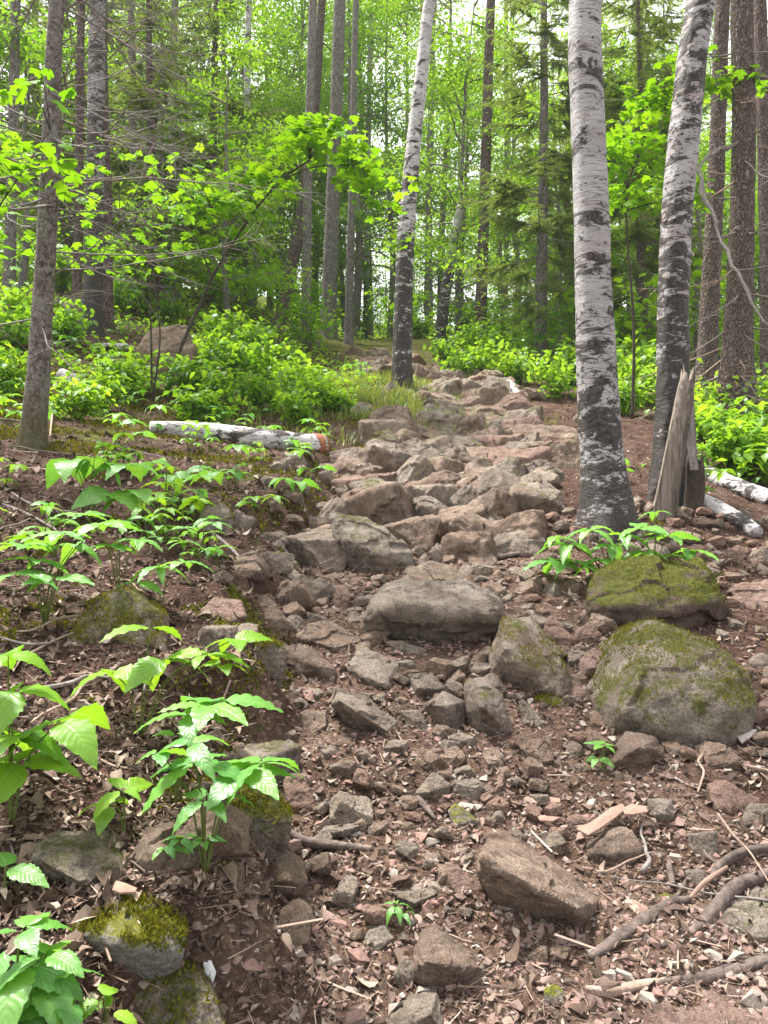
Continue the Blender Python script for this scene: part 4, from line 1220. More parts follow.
bB, axB, rdB, oB = near_tree('birch_tree', 'birch tree', 'leaning birch with shaggy peeling bark and a pale patch, behind a split wooden snag', (668, 505),
    [(668, 505), (670, 450), (673, 380), (673, 300), (678, 200), (688, 100), (701, 0)], [40, 33, 31, 30, 30, 29, 27], M['birch_peel'], 56, 0.15, 0.45, 0.22, 0.045, 8,
    crown=dict(kind='dec', lo=8.0, mark='peeling birch'))
bD, axD, rdD, oD = near_tree('birch_tree', 'birch tree', 'mottled grey-white birch rising from the grassy hump in mid trail', (402, 386),
    [(402, 386), (403, 320), (406, 240), (413, 150), (422, 70), (430, 0)], [20, 19, 17, 15, 13, 12], M['birch_far'], 28, 0, 0.35, 0.3, 0.035, 5,
    crown=dict(kind='dec', lo=8.5, mark='mottled birch on the grassy hump'), step=0.06)
sE, axE, rdE, oE = near_tree('spruce_tree', 'spruce tree', 'slim spruce with flaky grey bark, dead twigs and greenish foot on the bank', (30, 447),
    [(32, 445), (38, 380), (43, 300), (47, 230), (52, 120), (57, 0)], [25, 22, 20, 19, 17, 15], M['spruce'], 32, 0, 0.75, 0.15, 0.03, 12,
    crown=dict(kind='con', lo=5.0, mark='slim flaky-barked spruce'), roots=4)
cC, axC, rdC, oC = near_tree('conifer_tree', 'conifer', 'tall dark-barked conifer with pale dead branches low down, behind the peeling birch', (736, 402),
    [(736, 400), (738, 340), (741, 250), (744, 120), (742, 0)], [36, 28, 24, 22, 21], M['pine'], 30, 0, 0.5, 0.5, 0.04, 14,
    crown=dict(kind='con', lo=7.0, mark='tall dark conifer'), depth=9.0)
cC2, *_ = near_tree('conifer_tree', 'conifer', 'dark straight conifer trunk between the peeling birch and the tall conifer', (706, 388),
    [(706, 386), (710, 300), (715, 200), (719, 100), (723, 0)], [22, 18, 16, 15, 14], M['pine'], 24, 0, 0.4, 0.3, 0.04, 15,
    crown=dict(kind='con', lo=8.0), depth=10.5)
near_tree('conifer_tree', 'conifer', 'narrow dark conifer trunk at the frame edge past the tall conifer', (768, 380),
    [(770, 380), (768, 250), (764, 120), (760, 0)], [18, 16, 14, 12], M['pine'], 20, 0, 0.4, 0.3, 0.04, 16,
    crown=dict(kind='con', lo=8.0), depth=12)
# snapped and slanting far trunks, seen one by one
far = [
 ('spruce_tree', 'lichen-spotted grey trunk just behind the slim spruce', [(92, 345), (94, 250), (96, 120), (98, 0)], [20, 18, 17, 15], 'birch_dim', 11.0),
 ('spruce_tree', 'dark narrow trunk close beside the lichen-spotted grey trunk', [(108, 335), (107, 220), (104, 100), (103, 0)], [11, 10, 9, 8], 'pine', 12.0),
 ('spruce_tree', 'thin black-barked trunk on the slope between spruce and lichen-spotted trunk', [(76, 338), (78, 250), (80, 100), (82, 0)], [10, 9, 8, 7], 'pine', 11.6),
 ('broadleaf_tree', 'brown trunk leaning uphill beside the crest, slanted most of its row', [(281, 322), (291, 270), (303, 205), (315, 100), (322, 0)], [13, 12, 11, 10, 8], 'pine', 19),
 ('broadleaf_tree', 'thin bluish-grey trunk between a leaning trunk and a thicker brown one', [(306, 338), (307, 250), (309, 150), (313, 0)], [10, 9, 9, 8], 'farbark', 17),
 ('broadleaf_tree', 'thickest straight grey-brown trunk at the crest of the trail', [(328, 333), (331, 250), (336, 120), (340, 0)], [17, 15, 13, 12], 'farbark', 21),
 ('broadleaf_tree', 'slender grey trunk with knots just past the thickest crest trunk', [(349, 335), (350, 270), (353, 150), (356, 0)], [9, 8, 7, 6], 'farbark', 20),
 ('spruce_tree', 'dark straight trunk with pale sunlit edge between mottled birch and white birch', [(480, 335), (483, 250), (487, 120), (491, 0)], [12, 11, 10, 9], 'pine', 18),
 ('spruce_tree', 'thin dark trunk behind the mottled birch', [(430, 328), (429, 200), (432, 80), (434, 0)], [7, 6, 6, 5], 'farbark', 24),
 ('broadleaf_tree', 'very thin grey pole trunk near the lone snag', [(505, 325), (507, 200), (506, 0)], [5, 5, 4], 'farbark', 22),
 ('birch_tree', 'pale thin birch shining in the gap above the crest', [(366, 322), (367, 220), (369, 100), (372, 0)], [6, 6, 5, 5], 'birch_far', 27),
 ('birch_tree', 'pale thin birch beside the sapling stem on the slope', [(247, 318), (246, 220), (247, 100), (249, 0)], [8, 7, 7, 6], 'birch_far', 24),
 ('spruce_tree', 'grey trunk far up the slope above the brown outcrop', [(172, 300), (172, 200), (173, 100), (175, 0)], [9, 9, 8, 7], 'farbark', 18),
 ('spruce_tree', 'grey trunk at the very edge of the slope beyond the slim spruce', [(8, 350), (10, 250), (14, 100), (16, 0)], [12, 11, 10, 9], 'farbark', 12),
 ('spruce_tree', 'thin straight trunk high on the slope between two birches', [(133, 300), (134, 200), (133, 80), (131, 0)], [8, 8, 7, 6], 'farbark', 16),
]
for k, (nm, lab, pts, w, mk, dep) in enumerate(far):
    h = hit(*pts[0]); 
    rt_, ax_, _, og_ = near_tree(nm, nm.replace('_', ' '), lab, pts[0], pts, w, M[mk], 16, 0, 0.35, 0.3, 0.04, 60 + k,
              crown=dict(kind='dec' if nm != 'spruce_tree' else 'con', lo=9.0), depth=dep, step=0.12)
    if nm == 'spruce_tree' and dep < 19:
        rq = np.random.default_rng(400 + k)
        for j in range(30):
            zz = og_[2] + rq.uniform(1.0, 8.5); kk = np.argsort(ax_[:, 2])
            bb = np.array([np.interp(zz, ax_[kk, 2], ax_[kk, 0]), np.interp(zz, ax_[kk, 2], ax_[kk, 1]), zz]) - og_
            mb = MB(); dead_branch(mb, bb, rq.uniform(0, 6.28), rq.uniform(0.6, 2.0), rq, rq.uniform(-0.2, 0.6), rq.uniform(0, 0.4), 8, rq.uniform(0.006, 0.012))
            part('branch', mb.mesh('branch', M['twig']), rt_)

# broken birch snag far up
h0 = at(438, 332, 19.0)
sn = np.array([at(438, 336, 19.0), at(446, 290, 19.0), at(454, 240, 19.0), at(461, 206, 19.0)])
org = np.array([sn[0, 0], 19.0, float(Hs(sn[0, 0], 19.0)) - 0.05])
sn = np.vstack([org, sn[1:]])
tag(link('birch_snag', trunk_mesh(sn - org, [0.14, 0.13, 0.12, 0.10], 20, 'birch_snag', M['birch_far'], 0.2, 0.3, 0.05, 33, step=0.08), None, tuple(org)),
    'broken-off leaning birch snag with no crown, uphill of the grassy hump', 'snag')

# dead branches of the slim spruce, each one a part
rb = np.random.default_rng(5)
def axis_at(ax, z):
    k = np.argsort(ax[:, 2]); return np.array([np.interp(z, ax[k, 2], ax[k, 0]), np.interp(z, ax[k, 2], ax[k, 1]), z])
for k in range(62):
    z = oE[2] + rb.uniform(0.8, 4.2)
    b = axis_at(axE, z) - oE
    az = rb.uniform(-0.9, 1.1) if k % 3 else rb.uniform(1.6, 5.0)
    mb = MB(); dead_branch(mb, b, az, rb.uniform(0.7, 2.0), rb, rb.uniform(-0.5, 0.7), rb.uniform(-0.2, 0.6), 12, rb.uniform(0.004, 0.010))
    part('branch', mb.mesh('branch', M['twig']), bE if False else sE)
for k in range(34):
    z = oC[2] + rb.uniform(0.2, 4.5)
    b = axis_at(axC, z) - oC
    az = rb.uniform(2.4, 5.6)
    mb = MB(); dead_branch(mb, b, az, rb.uniform(0.6, 1.8), rb, rb.uniform(0.2, 0.9), rb.uniform(0.0, 0.5), 9, rb.uniform(0.008, 0.015))
    part('branch', mb.mesh('branch', M['stick' if k % 2 else 'twig']), cC)
# crooked bare limb hanging over from the conifer
mb = MB(); Pl = np.array([at(700, 165, 8.6), at(716, 225, 8.2), at(735, 270, 7.9), at(772, 330, 7.6)]) - oC
Pl = np.vstack([axis_at(axC, at(700, 140, 9)[2]) - oC, Pl])
mb.tube(spline(Pl, 26) + np.random.default_rng(4).normal(0, 0.012, (26, 3)), np.linspace(0.03, 0.012, 26) * (1 + 0.25 * np.random.default_rng(3).normal(0, 1, 26)), 7)
for q_ in (1, 2, 3): dead_branch(mb, Pl[q_], 2.5 + q_, 0.5, rb, 0.2, 0.2, 5, 0.006)
part('branch', mb.mesh('branch', M['twig']), cC)

# flaps of bark on the peeling birch
r = np.random.default_rng(77)
for k in range(70):
    z = oB[2] + r.uniform(0.5, 4.2); c = axis_at(axB, z) - oB
    az = float(r.choice([r.uniform(2.7, 3.9), r.uniform(5.4, 6.5)])); rad = np.interp(z, axB[:, 2], rdB[:len(axB)])
    w = r.uniform(0.02, 0.07); hh = r.uniform(0.003, 0.012); n_ = 6
    a = az + np.linspace(0, w / rad, n_)
    out = rad * 1.03 + np.linspace(0, 1, n_) ** 1.6 * r.uniform(0.008, 0.03)
    top = np.stack([c[0] + np.cos(a) * out, c[1] + np.sin(a) * out, np.full(n_, c[2] + hh)], 1)
    bot = np.stack([c[0] + np.cos(a) * out, c[1] + np.sin(a) * out, np.full(n_, c[2] - hh) + r.normal(0, 0.006, n_)], 1)
    V = np.concatenate([top, bot]); T = []
    for j in range(n_ - 1): T += [(j, j + 1, n_ + j + 1), (j, n_ + j + 1, n_ + j)]
    part('bark_curl', mesh_np('bark_curl', V, np.array(T), M['curl']), bB)

# split snag leaning on the peeling birch
def plank(P, W, D, m, name, seed, jag=0.03):
    S = spline(P, 26); n_ = len(S); r = np.random.default_rng(seed)
    ww = np.interp(np.linspace(0, 1, n_), np.linspace(0, 1, len(W)), W)
    seg = 18; a = np.arange(seg) * 2 * np.pi / seg
    prof = np.stack([np.cos(a), np.sin(a) * D], 1); prof *= (1 + 0.24 * r.normal(0, 1, seg))[:, None]
    V = S[:, None, :] + ww[:, None, None] * np.stack([prof[:, 0], prof[:, 1], 0 * a], 1)[None]
    V[-1, :, 2] += r.normal(0, jag, seg); V[-2, :, 2] += r.normal(0, jag * 0.4, seg)
    V = V.reshape(-1, 3)
    i = np.arange(n_ - 1)[:, None] * seg + np.arange(seg)[None]; j = np.arange(n_ - 1)[:, None] * seg + (np.arange(seg)[None] + 1) % seg
    T = np.concatenate([np.stack([i, j, j + seg], -1).reshape(-1, 3), np.stack([i, j + seg, i + seg], -1).reshape(-1, 3)])
    c = len(V); V = np.concatenate([V, S[-1:] - [0, 0, 0.06]]); k = np.arange(seg) + (n_ - 1) * seg
    T = np.concatenate([T, np.stack([np.full(seg, c), k, np.roll(k, -1)], -1)])
    return mesh_np(name, V, T, m)
yS = oB[1] - 0.32
Pw = np.array([at(660, 530, yS), at(667, 490, yS), at(676, 440, yS), at(683, 400, yS + 0.05), at(687, 376, yS + 0.08)])
org = np.array([Pw[0, 0], yS, float(Hs(Pw[0, 0], yS)) - 0.02]); Pw[0] = org + [0, 0, -0.05]
st = empty('split_snag', org, 0, 'pale splintered wooden snag leaning against the peeling birch', 'snag')
part('split_wood', plank(Pw - org, [0.078, 0.062, 0.055, 0.05, 0.04], 0.6, M['deadwood'], 'split_wood', 4, 0.06), st)
Pw2 = np.array([at(690, 535, yS + .1), at(694, 490, yS + 0.12), at(694, 462, yS + .12)])
Pw2[0, 2] = org[2] - 0.03
part('broken_slab', plank(Pw2 - org, [0.05, 0.05, 0.045], 0.5, M['sapbark'], 'broken_slab', 6, 0.05), st)
Pw3 = np.array([at(694, 470, yS - .0), at(690, 430, yS + 0.06), at(691, 384, yS + .1)])
part('splinter', plank(Pw3 - org, [0.022, 0.028, 0.012], 0.6, M['twig'], 'splinter', 9, 0.03), st)

# ------------------------------------------------------------------ fallen logs, roots, sticks
def log_px(name, cat, label, pts, rad_px, m, end=None, seg=20, up=0.7, amp=0.05, seed=1, step=0.03, twigm=None, depths=None):
    W = []; RR = []
    for k, (a, b) in enumerate(pts):
        h = hit(a, b + rad_px[k] * 0.6)
        y = h[1] if depths is None else depths[k]
        rr = rad_px[k] * y / F
        W.append([(a - 384) / F * y, y, float(Hs((a - 384) / F * y, y)) + rr * up]); RR.append(rr)
    W = np.array(W)
    org = W.mean(0)
    me = trunk_mesh(W - org, RR, seg, name, m, 0, 1, amp, seed, step=step)
    if end:
        o = empty(name, org, 0, label, cat)
        part('log_body', me, o)
        d = (W[-1] - W[-2]); d /= np.linalg.norm(d)
        V, T = tube(np.array([W[-1] - d * 0.10, W[-1] - d * 0.03, W[-1] + d * 0.03]) - org, [RR[-1] * 1.06, RR[-1] * 1.08, RR[-1] * 0.86], 16, True)
        part('broken_end', mesh_np('broken_end', V, T, M[end]), o)
        return o
    return tag(link(name, me, None, tuple(org)), label, cat)
log_px('fallen_log', 'log', 'fallen birch log with red rotten end, lying across the bank', [(150, 430), (200, 433), (260, 441), (322, 447)], [8, 10, 11.5, 11], M['birch_log'], 'redwood', seed=3)
MARKS.append((240, 437, 'the fallen birch log'))
log_px('fallen_log', 'log', 'short birch log with white patches behind the split snag, reaching the frame edge', [(698, 468), (730, 485), (775, 502)], [7, 8.5, 9], M['birch_log'], seed=5)
log_px('fallen_log', 'log', 'lower birch log sloping down to the dark hollow behind the split snag', [(692, 497), (715, 508), (740, 522), (757, 534)], [7, 8, 8, 7], M['birch_log'], seed=6)
log_px('fallen_log', 'log', 'short pale log stub lying among trunks up the slope', [(99, 347), (112, 348), (127, 348)], [4, 4, 4], M['birch_log'], seed=7)
log_px('fallen_log', 'log', 'mossy greyish log on the slope behind the slim spruce', [(62, 375), (85, 386), (112, 397)], [6, 6, 5], M['birch_log'], seed=8)
log_px('fallen_log', 'log', 'broken pale log beside the brown outcrop', [(190, 345), (203, 352), (217, 362)], [3, 4, 4], M['birch_log'], seed=9)
log_px('fallen_log', 'log', 'short whitish log end poking from greenery above the steps', [(507, 385), (512, 393), (517, 400)], [7, 7.5, 7], M['birch_log'], seed=10)

def stick(name, cat, label, pts, w, m, seed=1, seg=9, up=0.5, sub=1):
    W = []; RR = []
    for k, p in enumerate(pts):
        a, b = p[:2]; lift = p[2] if len(p) > 2 else 0.0
        h = hit(a, b); y = h[1]; rr = w[min(k, len(w) - 1)] * y / F / 2 * (0.72 if name == 'root' else 0.8)
        W.append([h[0], y, h[2] + rr * (0.5 if name == 'root' else up) + lift + 0.004]); RR.append(rr)
    W = np.array(W); org = W.mean(0)
    return tag(link(name, trunk_mesh(W - org, RR, 14, name, m, 0, 1, 0.15, seed, step=0.008), None, tuple(org)), label, cat)
stick('root', 'root', 'thick grey root rising from dirt beside the large rectangular block', [(590, 962), (612, 948), (640, 930), (668, 910), (690, 902)], [10, 16, 19, 15, 8], M['root'], 2)
stick('root', 'root', 'dark curving root bending up toward the frame edge', [(655, 948), (690, 936), (715, 915), (738, 890), (775, 876)], [6, 15, 20, 18, 14], M['root'], 3)
stick('root', 'root', 'upper arching root above the curving one', [(712, 885), (718, 872), (735, 860), (760, 853), (785, 850)], [10, 13, 13, 12, 11], M['root'], 4)
stick('root', 'root', 'lowest long dark root with mossy stones along the bottom', [(660, 988), (690, 986), (725, 977), (775, 962)], [12, 17, 16, 13], M['root'], 5)
stick('root', 'root', 'thin side root forking off the thick grey root', [(640, 930), (655, 915), (676, 900), (688, 878)], [9, 8, 6, 3], M['root'], 31)
stick('root', 'root', 'slim rootlet branching from the dark curving root', [(715, 915), (735, 925), (752, 940), (765, 962)], [8, 6, 5, 3], M['root'], 32)
stick('root', 'root', 'slender root running uphill from the upper arching root', [(722, 870), (706, 858), (700, 842), (682, 838)], [6, 5, 4, 2], M['root'], 33)
stick('stick', 'stick', 'barkless pale broken branch lying along the bottom edge', [(586, 993), (610, 996), (640, 990), (672, 984)], [8, 12, 12, 8], M['stick'], 6)
stick('stick', 'stick', 'smooth dark stick end protruding from the bank over the dirt', [(290, 836), (305, 846), (335, 849), (372, 852)], [9, 12, 10, 6], M['root'], 7)
stick('root', 'root', 'short dark root stub next to the pale elongated pebble', [(417, 800), (424, 808), (436, 822)], [6, 9, 4], M['root'], 8)
stick('stick', 'stick', 'thin pale stick lying below the great moss-patched boulder', [(528, 757), (555, 756), (578, 755)], [4, 4, 3], M['stick'], 9)
stick('stick', 'stick', 'long thin straw-coloured stick at the foot of the great boulder', [(690, 758), (730, 765), (775, 775)], [5, 6, 5], M['stick'], 10)
stick('stick', 'stick', 'reddish bare stick leaning between the roots', [(690, 905, 0.01), (705, 893, 0.02), (727, 882, 0.03)], [4, 7, 5], M['tanbark'], 11)
stick('stick', 'stick', 'short brown stick beside the thick root', [(672, 945), (685, 935), (700, 925)], [5, 6, 4], M['stick'], 12)
stick('stick', 'stick', 'short stub of dark wood standing among the gravel', [(668, 865), (671, 878), (673, 890)], [7, 8, 7], M['root'], 13)
stick('stick', 'stick', 'grey branch lying in the litter below the slim spruce', [(0, 505), (25, 515), (50, 528), (75, 545)], [4, 4, 3, 2], M['twig'], 14)
stick('stick', 'stick', 'second grey branch crossing the litter below the slim spruce', [(5, 490), (30, 505), (60, 512), (100, 517)], [3, 3, 3, 2], M['twig'], 15)
stick('stick', 'stick', 'long thin branch slanting down the mossy bank', [(200, 525), (225, 545), (240, 560), (250, 580)], [4, 4, 3, 2], M['twig'], 16)
stick('stick', 'stick', 'curled strip of bark under the blocky rock near the birch foot', [(462, 535), (470, 552), (490, 560), (520, 555)], [4, 7, 8, 5], M['root'], 17)
stick('stick', 'stick', 'dead stick at the foot of the flat slab on the bank', [(8, 840), (14, 860), (12, 885)], [3, 3, 2], M['twig'], 18)
stick('stick', 'stick', 'bent forked twig standing beside the slim spruce', [(50, 410, 0.0), (52, 420, 0.05), (50, 440, 0.02)], [4, 3, 2], M['stick'], 19)

rk = np.random.default_rng(88); ns = 0
while ns < 30:
    y = float(np.exp(rk.uniform(math.log(1.8), math.log(8)))); x = float(bank_edge(y) - rk.uniform(0.1, 0.6) * y * 0.7) if ns % 3 else float(rk.uniform(0.5, 0.5 * y))
    px0, py0 = to_px((x, y, float(Hs(x, y))))
    if not (-20 < px0 < 790 and 390 < py0 < 1020): continue
    L_ = rk.uniform(0.15, 0.55) * (0.7 + y * 0.08); az = rk.uniform(0, 6.28); tq = np.linspace(-0.5, 0.5, 6)
    X = x + np.cos(az) * tq * L_ + rk.normal(0, 0.012, 6); Y = y + np.sin(az) * tq * L_ + rk.normal(0, 0.012, 6)
    r_ = rk.uniform(0.003, 0.007) * (0.8 + 0.1 * y)
    W = np.stack([X, Y, Hs(X, Y) + r_ * 1.4 + rk.uniform(0, 0.02)], 1); org = W.mean(0)
    rel, mk_ = near_mark(px0, py0)
    o = link('stick', trunk_mesh(W - org, np.linspace(r_, r_ * 0.4, 6), 7, 'stick', M['twig' if ns % 2 else 'stick'], 0, 1, 0.1, ns, step=0.015), None, tuple(org))
    tag(o, f'thin dead stick lying {rel} {mk_}', 'stick', 'dead sticks on the forest floor'); RANK.append((o, mark_dist(px0, py0), 'it')); ns += 1

def chip(label, pts, m, name='bark_strip', th=0.004, lift=0.02, cat='bark strip'):
    P = []
    for a, b in pts:
        h = hit(a, b); P.append([h[0], h[1], h[2] + lift])
    P = np.array(P); org = P.mean(0); L = P - org; n_ = len(P)
    c = L.mean(0)
    V = np.concatenate([L, L - [0, 0, th], [c + [0, 0, 0.004]], [c - [0, 0, th]]]); T = []
    for k in range(n_):
        j = (k + 1) % n_
        T += [(2 * n_, k, j), (2 * n_ + 1, n_ + j, n_ + k), (k, n_ + k, n_ + j), (k, n_ + j, j)]
    tag(link(name, mesh_np(name, V, np.array(T), m, smooth=False), None, tuple(org)), label, cat)
chip('long pale pink bark strip lying over the rounded stone', [(576, 845), (592, 838), (610, 824), (623, 820), (625, 826), (612, 836), (598, 846), (588, 852)], M['tanbark'], lift=0.045)
chip('broad pink bark strip sticking out past the rounded stone', [(622, 830), (632, 825), (646, 828), (648, 833), (634, 836), (625, 836)], M['tanbark'], lift=0.06)
chip('small white bark scrap caught on the dark bank face', [(203, 968), (211, 967), (216, 977), (213, 988), (207, 986), (205, 977)], M['paper'], 'bark_scrap', lift=0.01, cat='bark scrap')
chip('thin pale wood chip on the bare trail dirt', [(531, 801), (545, 800), (560, 802), (560, 806), (545, 807), (532, 806)], M['tanbark'], 'wood_chip', cat='wood chip', lift=0.01)
chip('pale wood chip beside the orange-red stone', [(536, 818), (548, 820), (561, 821), (552, 825), (540, 824)], M['tanbark'], 'wood_chip', cat='wood chip', lift=0.01)
chip('white flake of wood below the great moss-patched boulder', [(736, 742), (745, 736), (757, 735), (752, 742), (742, 749)], M['curl'], 'wood_chip', cat='wood chip', lift=0.02)
chip('yellowed dead leaf lying near the thick root', [(625, 900), (632, 905), (645, 908), (650, 916), (640, 922), (630, 912)], M['stick'], 'dead_leaf', cat='leaf', lift=0.012)
chip('pinkish torn bark slab bridging two stones on the bank', [(112, 905), (116, 896), (125, 898), (137, 903), (135, 907), (120, 908)], M['tanbark'], lift=0.03)

# ------------------------------------------------------------------ plants
def plant(name, label, base, whorls, lsize, m='leaf_fg', tm=FINE, seed=1, cat='plant', group=None, stemr=0.0022, tilt=0.18):
    """base (px,py) of the foot on the ground, whorls: (px, py, number of leaflets, start azimuth, size factor[, depth shift])"""
    r = np.random.default_rng(seed)
    h = hit(*base)
    root = empty(name, h, 0, label, cat, group)
    mst = MB(); mlf = MB(); fam = NARROW if tm is FINE else (BROAD if tm is FINE2 else [tm])
    for w in whorls:
        tm = fam[int(r.integers(len(fam)))]
        px, py, n_, a0, sf = w[:5]; dd = w[5] if len(w) > 5 else 0.0
        y = h[1] + dd
        tip = at(px, py, y) - h
        mid = tip * np.array([0.35, 0.35, 0.55]) + np.array([0, 0, 0.02])
        mst.tube(spline(np.array([[0, 0, -0.02], mid, tip]), 8), np.linspace(stemr * 1.3, stemr * 0.7, 8), 5)
        az = a0 + np.arange(n_) * (2 * np.pi / max(n_, 3)) * (1 if n_ > 2 else 1.2) + r.normal(0, 0.18, n_)
        ln = 1.12 * lsize * sf * r.uniform(0.70, 1.15, n_)
        Rm = rotm(az, r.normal(tilt, 0.16, n_), r.normal(0, 0.22, n_))
        pos = tip + np.stack([np.cos(az), np.sin(az), 0 * az], 1) * 0.008
        V, T = place(tm[0], tm[1], pos, Rm, ln)
        mlf.add(V, T, np.repeat(r.random(n_), len(tm[0])), 0, np.tile(tm[2], (n_, 1)) if len(tm) > 2 else None)
    part('stem', mst.mesh('stem', M['stem']), root)
    part('foliage', mlf.mesh('foliage', M[m]), root)
    return root
pi = math.pi
plant('sarsaparilla_plant', 'broad-leaved green seedling with long pointed leaves hanging over the bank edge', (205, 872),
      [(245, 770, 5, 0.2, 1.0), (262, 763, 4, -0.3, 0.85), (196, 762, 4, 2.6, 1.0), (190, 745, 3, 3.0, 0.8, -.05), (205, 800, 4, 4.0, 0.85, -0.06), (160, 752, 3, 2.8, 0.6)], 0.115, seed=2)
plant('sarsaparilla_plant', 'plant with three long horizontal leaves just above the bank-edge seedling', (175, 800),
      [(208, 705, 5, -0.2, 1.15), (190, 715, 3, 2.9, 1.0), (222, 700, 2, 0.0, 1.25), (178, 735, 3, 3.4, 0.5)], 0.115, seed=3)
plant('leafy_plant', 'yellow-green plant with wide heart-shaped leaves by the dark mossy hump', (140, 735),
      [(112, 672, 3, 3.6, 1.1), (165, 660, 3, 4.4, 1.1), (152, 628, 2, 1.2, 1.1), (205, 655, 4, 0.0, 1.0), (232, 640, 4, 0.4, 0.9), (222, 665, 3, 0.5, 0.8)], 0.10, 'leaf_yel', FINE2, seed=4)
plant('leafy_plant', 'large bright yellow-green leaves of a plant leaning in at the frame edge', (10, 830),
      [(15, 690, 3, 0.4, 1.0), (8, 655, 3, 0.2, 0.8), (58, 722, 3, -0.6, 1.05), (14, 735, 4, -1.3, 1.0), (20, 762, 3, 4.4, 0.9)], 0.135, 'leaf_yel', FINE2, seed=5)
plant('leafy_plant', 'fresh green plant with many oval leaves in the bottom corner', (15, 1030),
      [(22, 930, 4, 0.5, 0.9), (45, 955, 3, -0.3, 1.0), (15, 965, 4, 3.3, 1.0), (38, 985, 4, -0.7, 0.9), (10, 1005, 4, 1.0, 1.0), (58, 1000, 3, -0.5, 0.8)], 0.095, 'leaf_fg', FINE2, seed=6)
plant('leafy_plant', 'two-leaved small seedling on the massive mossy bank rock', (105, 1032), [(102, 998, 2, 1.5, 1.0), (110, 1012, 2, -0.3, 0.9)], 0.06, 'leaf_yel', FINE2, seed=7)
plant('leafy_plant', 'single small leaf pair above the flat slab on the bank', (5, 895), [(6, 868, 2, -0.1, 1.0)], 0.085, 'leaf_fg', FINE, seed=8)
plant('leafy_plant', 'small plant with rounded leaves between two leafy seedlings on the bank', (125, 835), [(122, 790, 4, 0.9, 1.0), (108, 805, 3, 3.0, 0.8)], 0.065, 'leaf_yel', FINE2, seed=9)
# band of pale leaves at mid left
plant('sarsaparilla_plant', 'spreading pale green plant under the slim spruce with layered leaflets', (45, 625),
      [(20, 545, 5, 0.1, 1.0), (62, 532, 5, 0.9, 1.0), (100, 525, 5, 0.5, 1.0), (40, 560, 5, 1.2, 0.9), (75, 545, 5, 0.0, 1.0, 0.1), (15, 575, 4, -0.4, 1.1, -0.1), (55, 578, 4, -0.5, 1.0, -0.1)], 0.115, seed=10)
plant('sarsaparilla_plant', 'low pale green plant reaching out past the spreading one', (120, 600),
      [(118, 522, 5, 0.3, 0.9), (140, 540, 5, -0.2, 0.9), (110, 545, 4, -0.9, 1.0), (85, 515, 4, 1.2, 1.0)], 0.115, seed=11)
plant('sarsaparilla_plant', 'small seedling with long narrow leaves on the leaf litter above the mossy hump', (160, 612), [(160, 568, 5, 0.3, 1.0), (182, 562, 4, 0.1, 0.9), (138, 582, 2, 3.5, 0.8)], 0.105, seed=12)
plant('leafy_plant', 'plant with large flat pale leaves and visible stalk beside the slim spruce', (88, 520),
      [(72, 460, 4, 3.1, 1.2), (95, 458, 3, -0.2, 1.2), (125, 465, 4, -0.3, 1.2), (112, 493, 4, -0.7, 1.2), (135, 490, 2, 3.0, 1.1)], 0.14, 'leaf_fg', FINE2, seed=13)
plant('leafy_plant', 'pale-leaved plant spreading under the fallen birch log', (175, 500), [(172, 475, 4, 0.2, 1.0), (215, 472, 4, 0.0, 1.0), (150, 462, 3, 2.0, 1.0), (195, 490, 3, -0.7, 0.9)], 0.12, 'leaf_fg', FINE2, seed=14)
plant('leafy_plant', 'small leafy seedling below the rotten log end', (292, 497), [(285, 478, 4, 2.6, 1.0), (300, 482, 4, 0.2, 1.0)], 0.11, 'leaf_fg', FINE2, seed=15)
# below the birches
plant('sarsaparilla_plant', 'lush low plant with starry leaflets at the foot of the nearest birch', (610, 590),
      [(570, 545, 5, 2.8, 1.0), (590, 530, 5, 0.4, 0.9), (612, 545, 5, 1.0, 0.9), (575, 562, 4, 3.8, 1.1), (600, 560, 5, 0.2, 0.9), (555, 560, 4, 3.2, 1.0), (558, 538, 4, 2.6, .8)], 0.15, seed=16, stemr=0.003)
plant('sarsaparilla_plant', 'starry-leaved plant growing over the moss-covered boulder', (655, 590),
      [(640, 528, 5, 0.2, 1.05), (668, 535, 5, 0.0, 0.95), (645, 552, 5, -0.6, 1.0), (690, 550, 5, 0.1, 0.95), (625, 535, 4, 2.8, 0.9), (672, 556, 4, 0.4, 0.9), (655, 512, 3, 0.9, 0.6)], 0.15, seed=17, stemr=0.003)
plant('fern_sprig', 'small pale green feathery sprig between bank rocks', (160, 870), [(165, 845, 5, 0.2, 1.0), (180, 838, 5, 0.5, 0.9), (205, 840, 5, 0.1, 0.7)], 0.045, seed=18)
plant('seedling', 'tiny green seedling beside the flat-topped tan slab', (395, 920), [(396, 905, 5, 0.2, 1.0), (402, 912, 4, 0.5, 0.8)], 0.035, seed=19)
plant('seedling', 'tiny seedling at the foot of the brown pyramid stone', (603, 770), [(603, 745, 5, 0.1, 1.0), (598, 758, 4, 0.9, 1.0)], 0.05, seed=20)

MARKS += [(680, 450, 'the split snag'), (735, 490, 'the short birch log'), (725, 520, 'the lower birch log'), (92, 347, 'the lichen-spotted trunk'), (300, 355, 'the leaning brown trunk'), (480, 340, 'the dark straight trunk'), (85, 386, 'the mossy log'), (20, 360, 'the edge trunk'), (640, 400, 'the young maple'), (560, 400, 'the flat steps slab'), (100, 480, 'the large flat-leaved plant'), (45, 560, 'the spreading pale plant')]
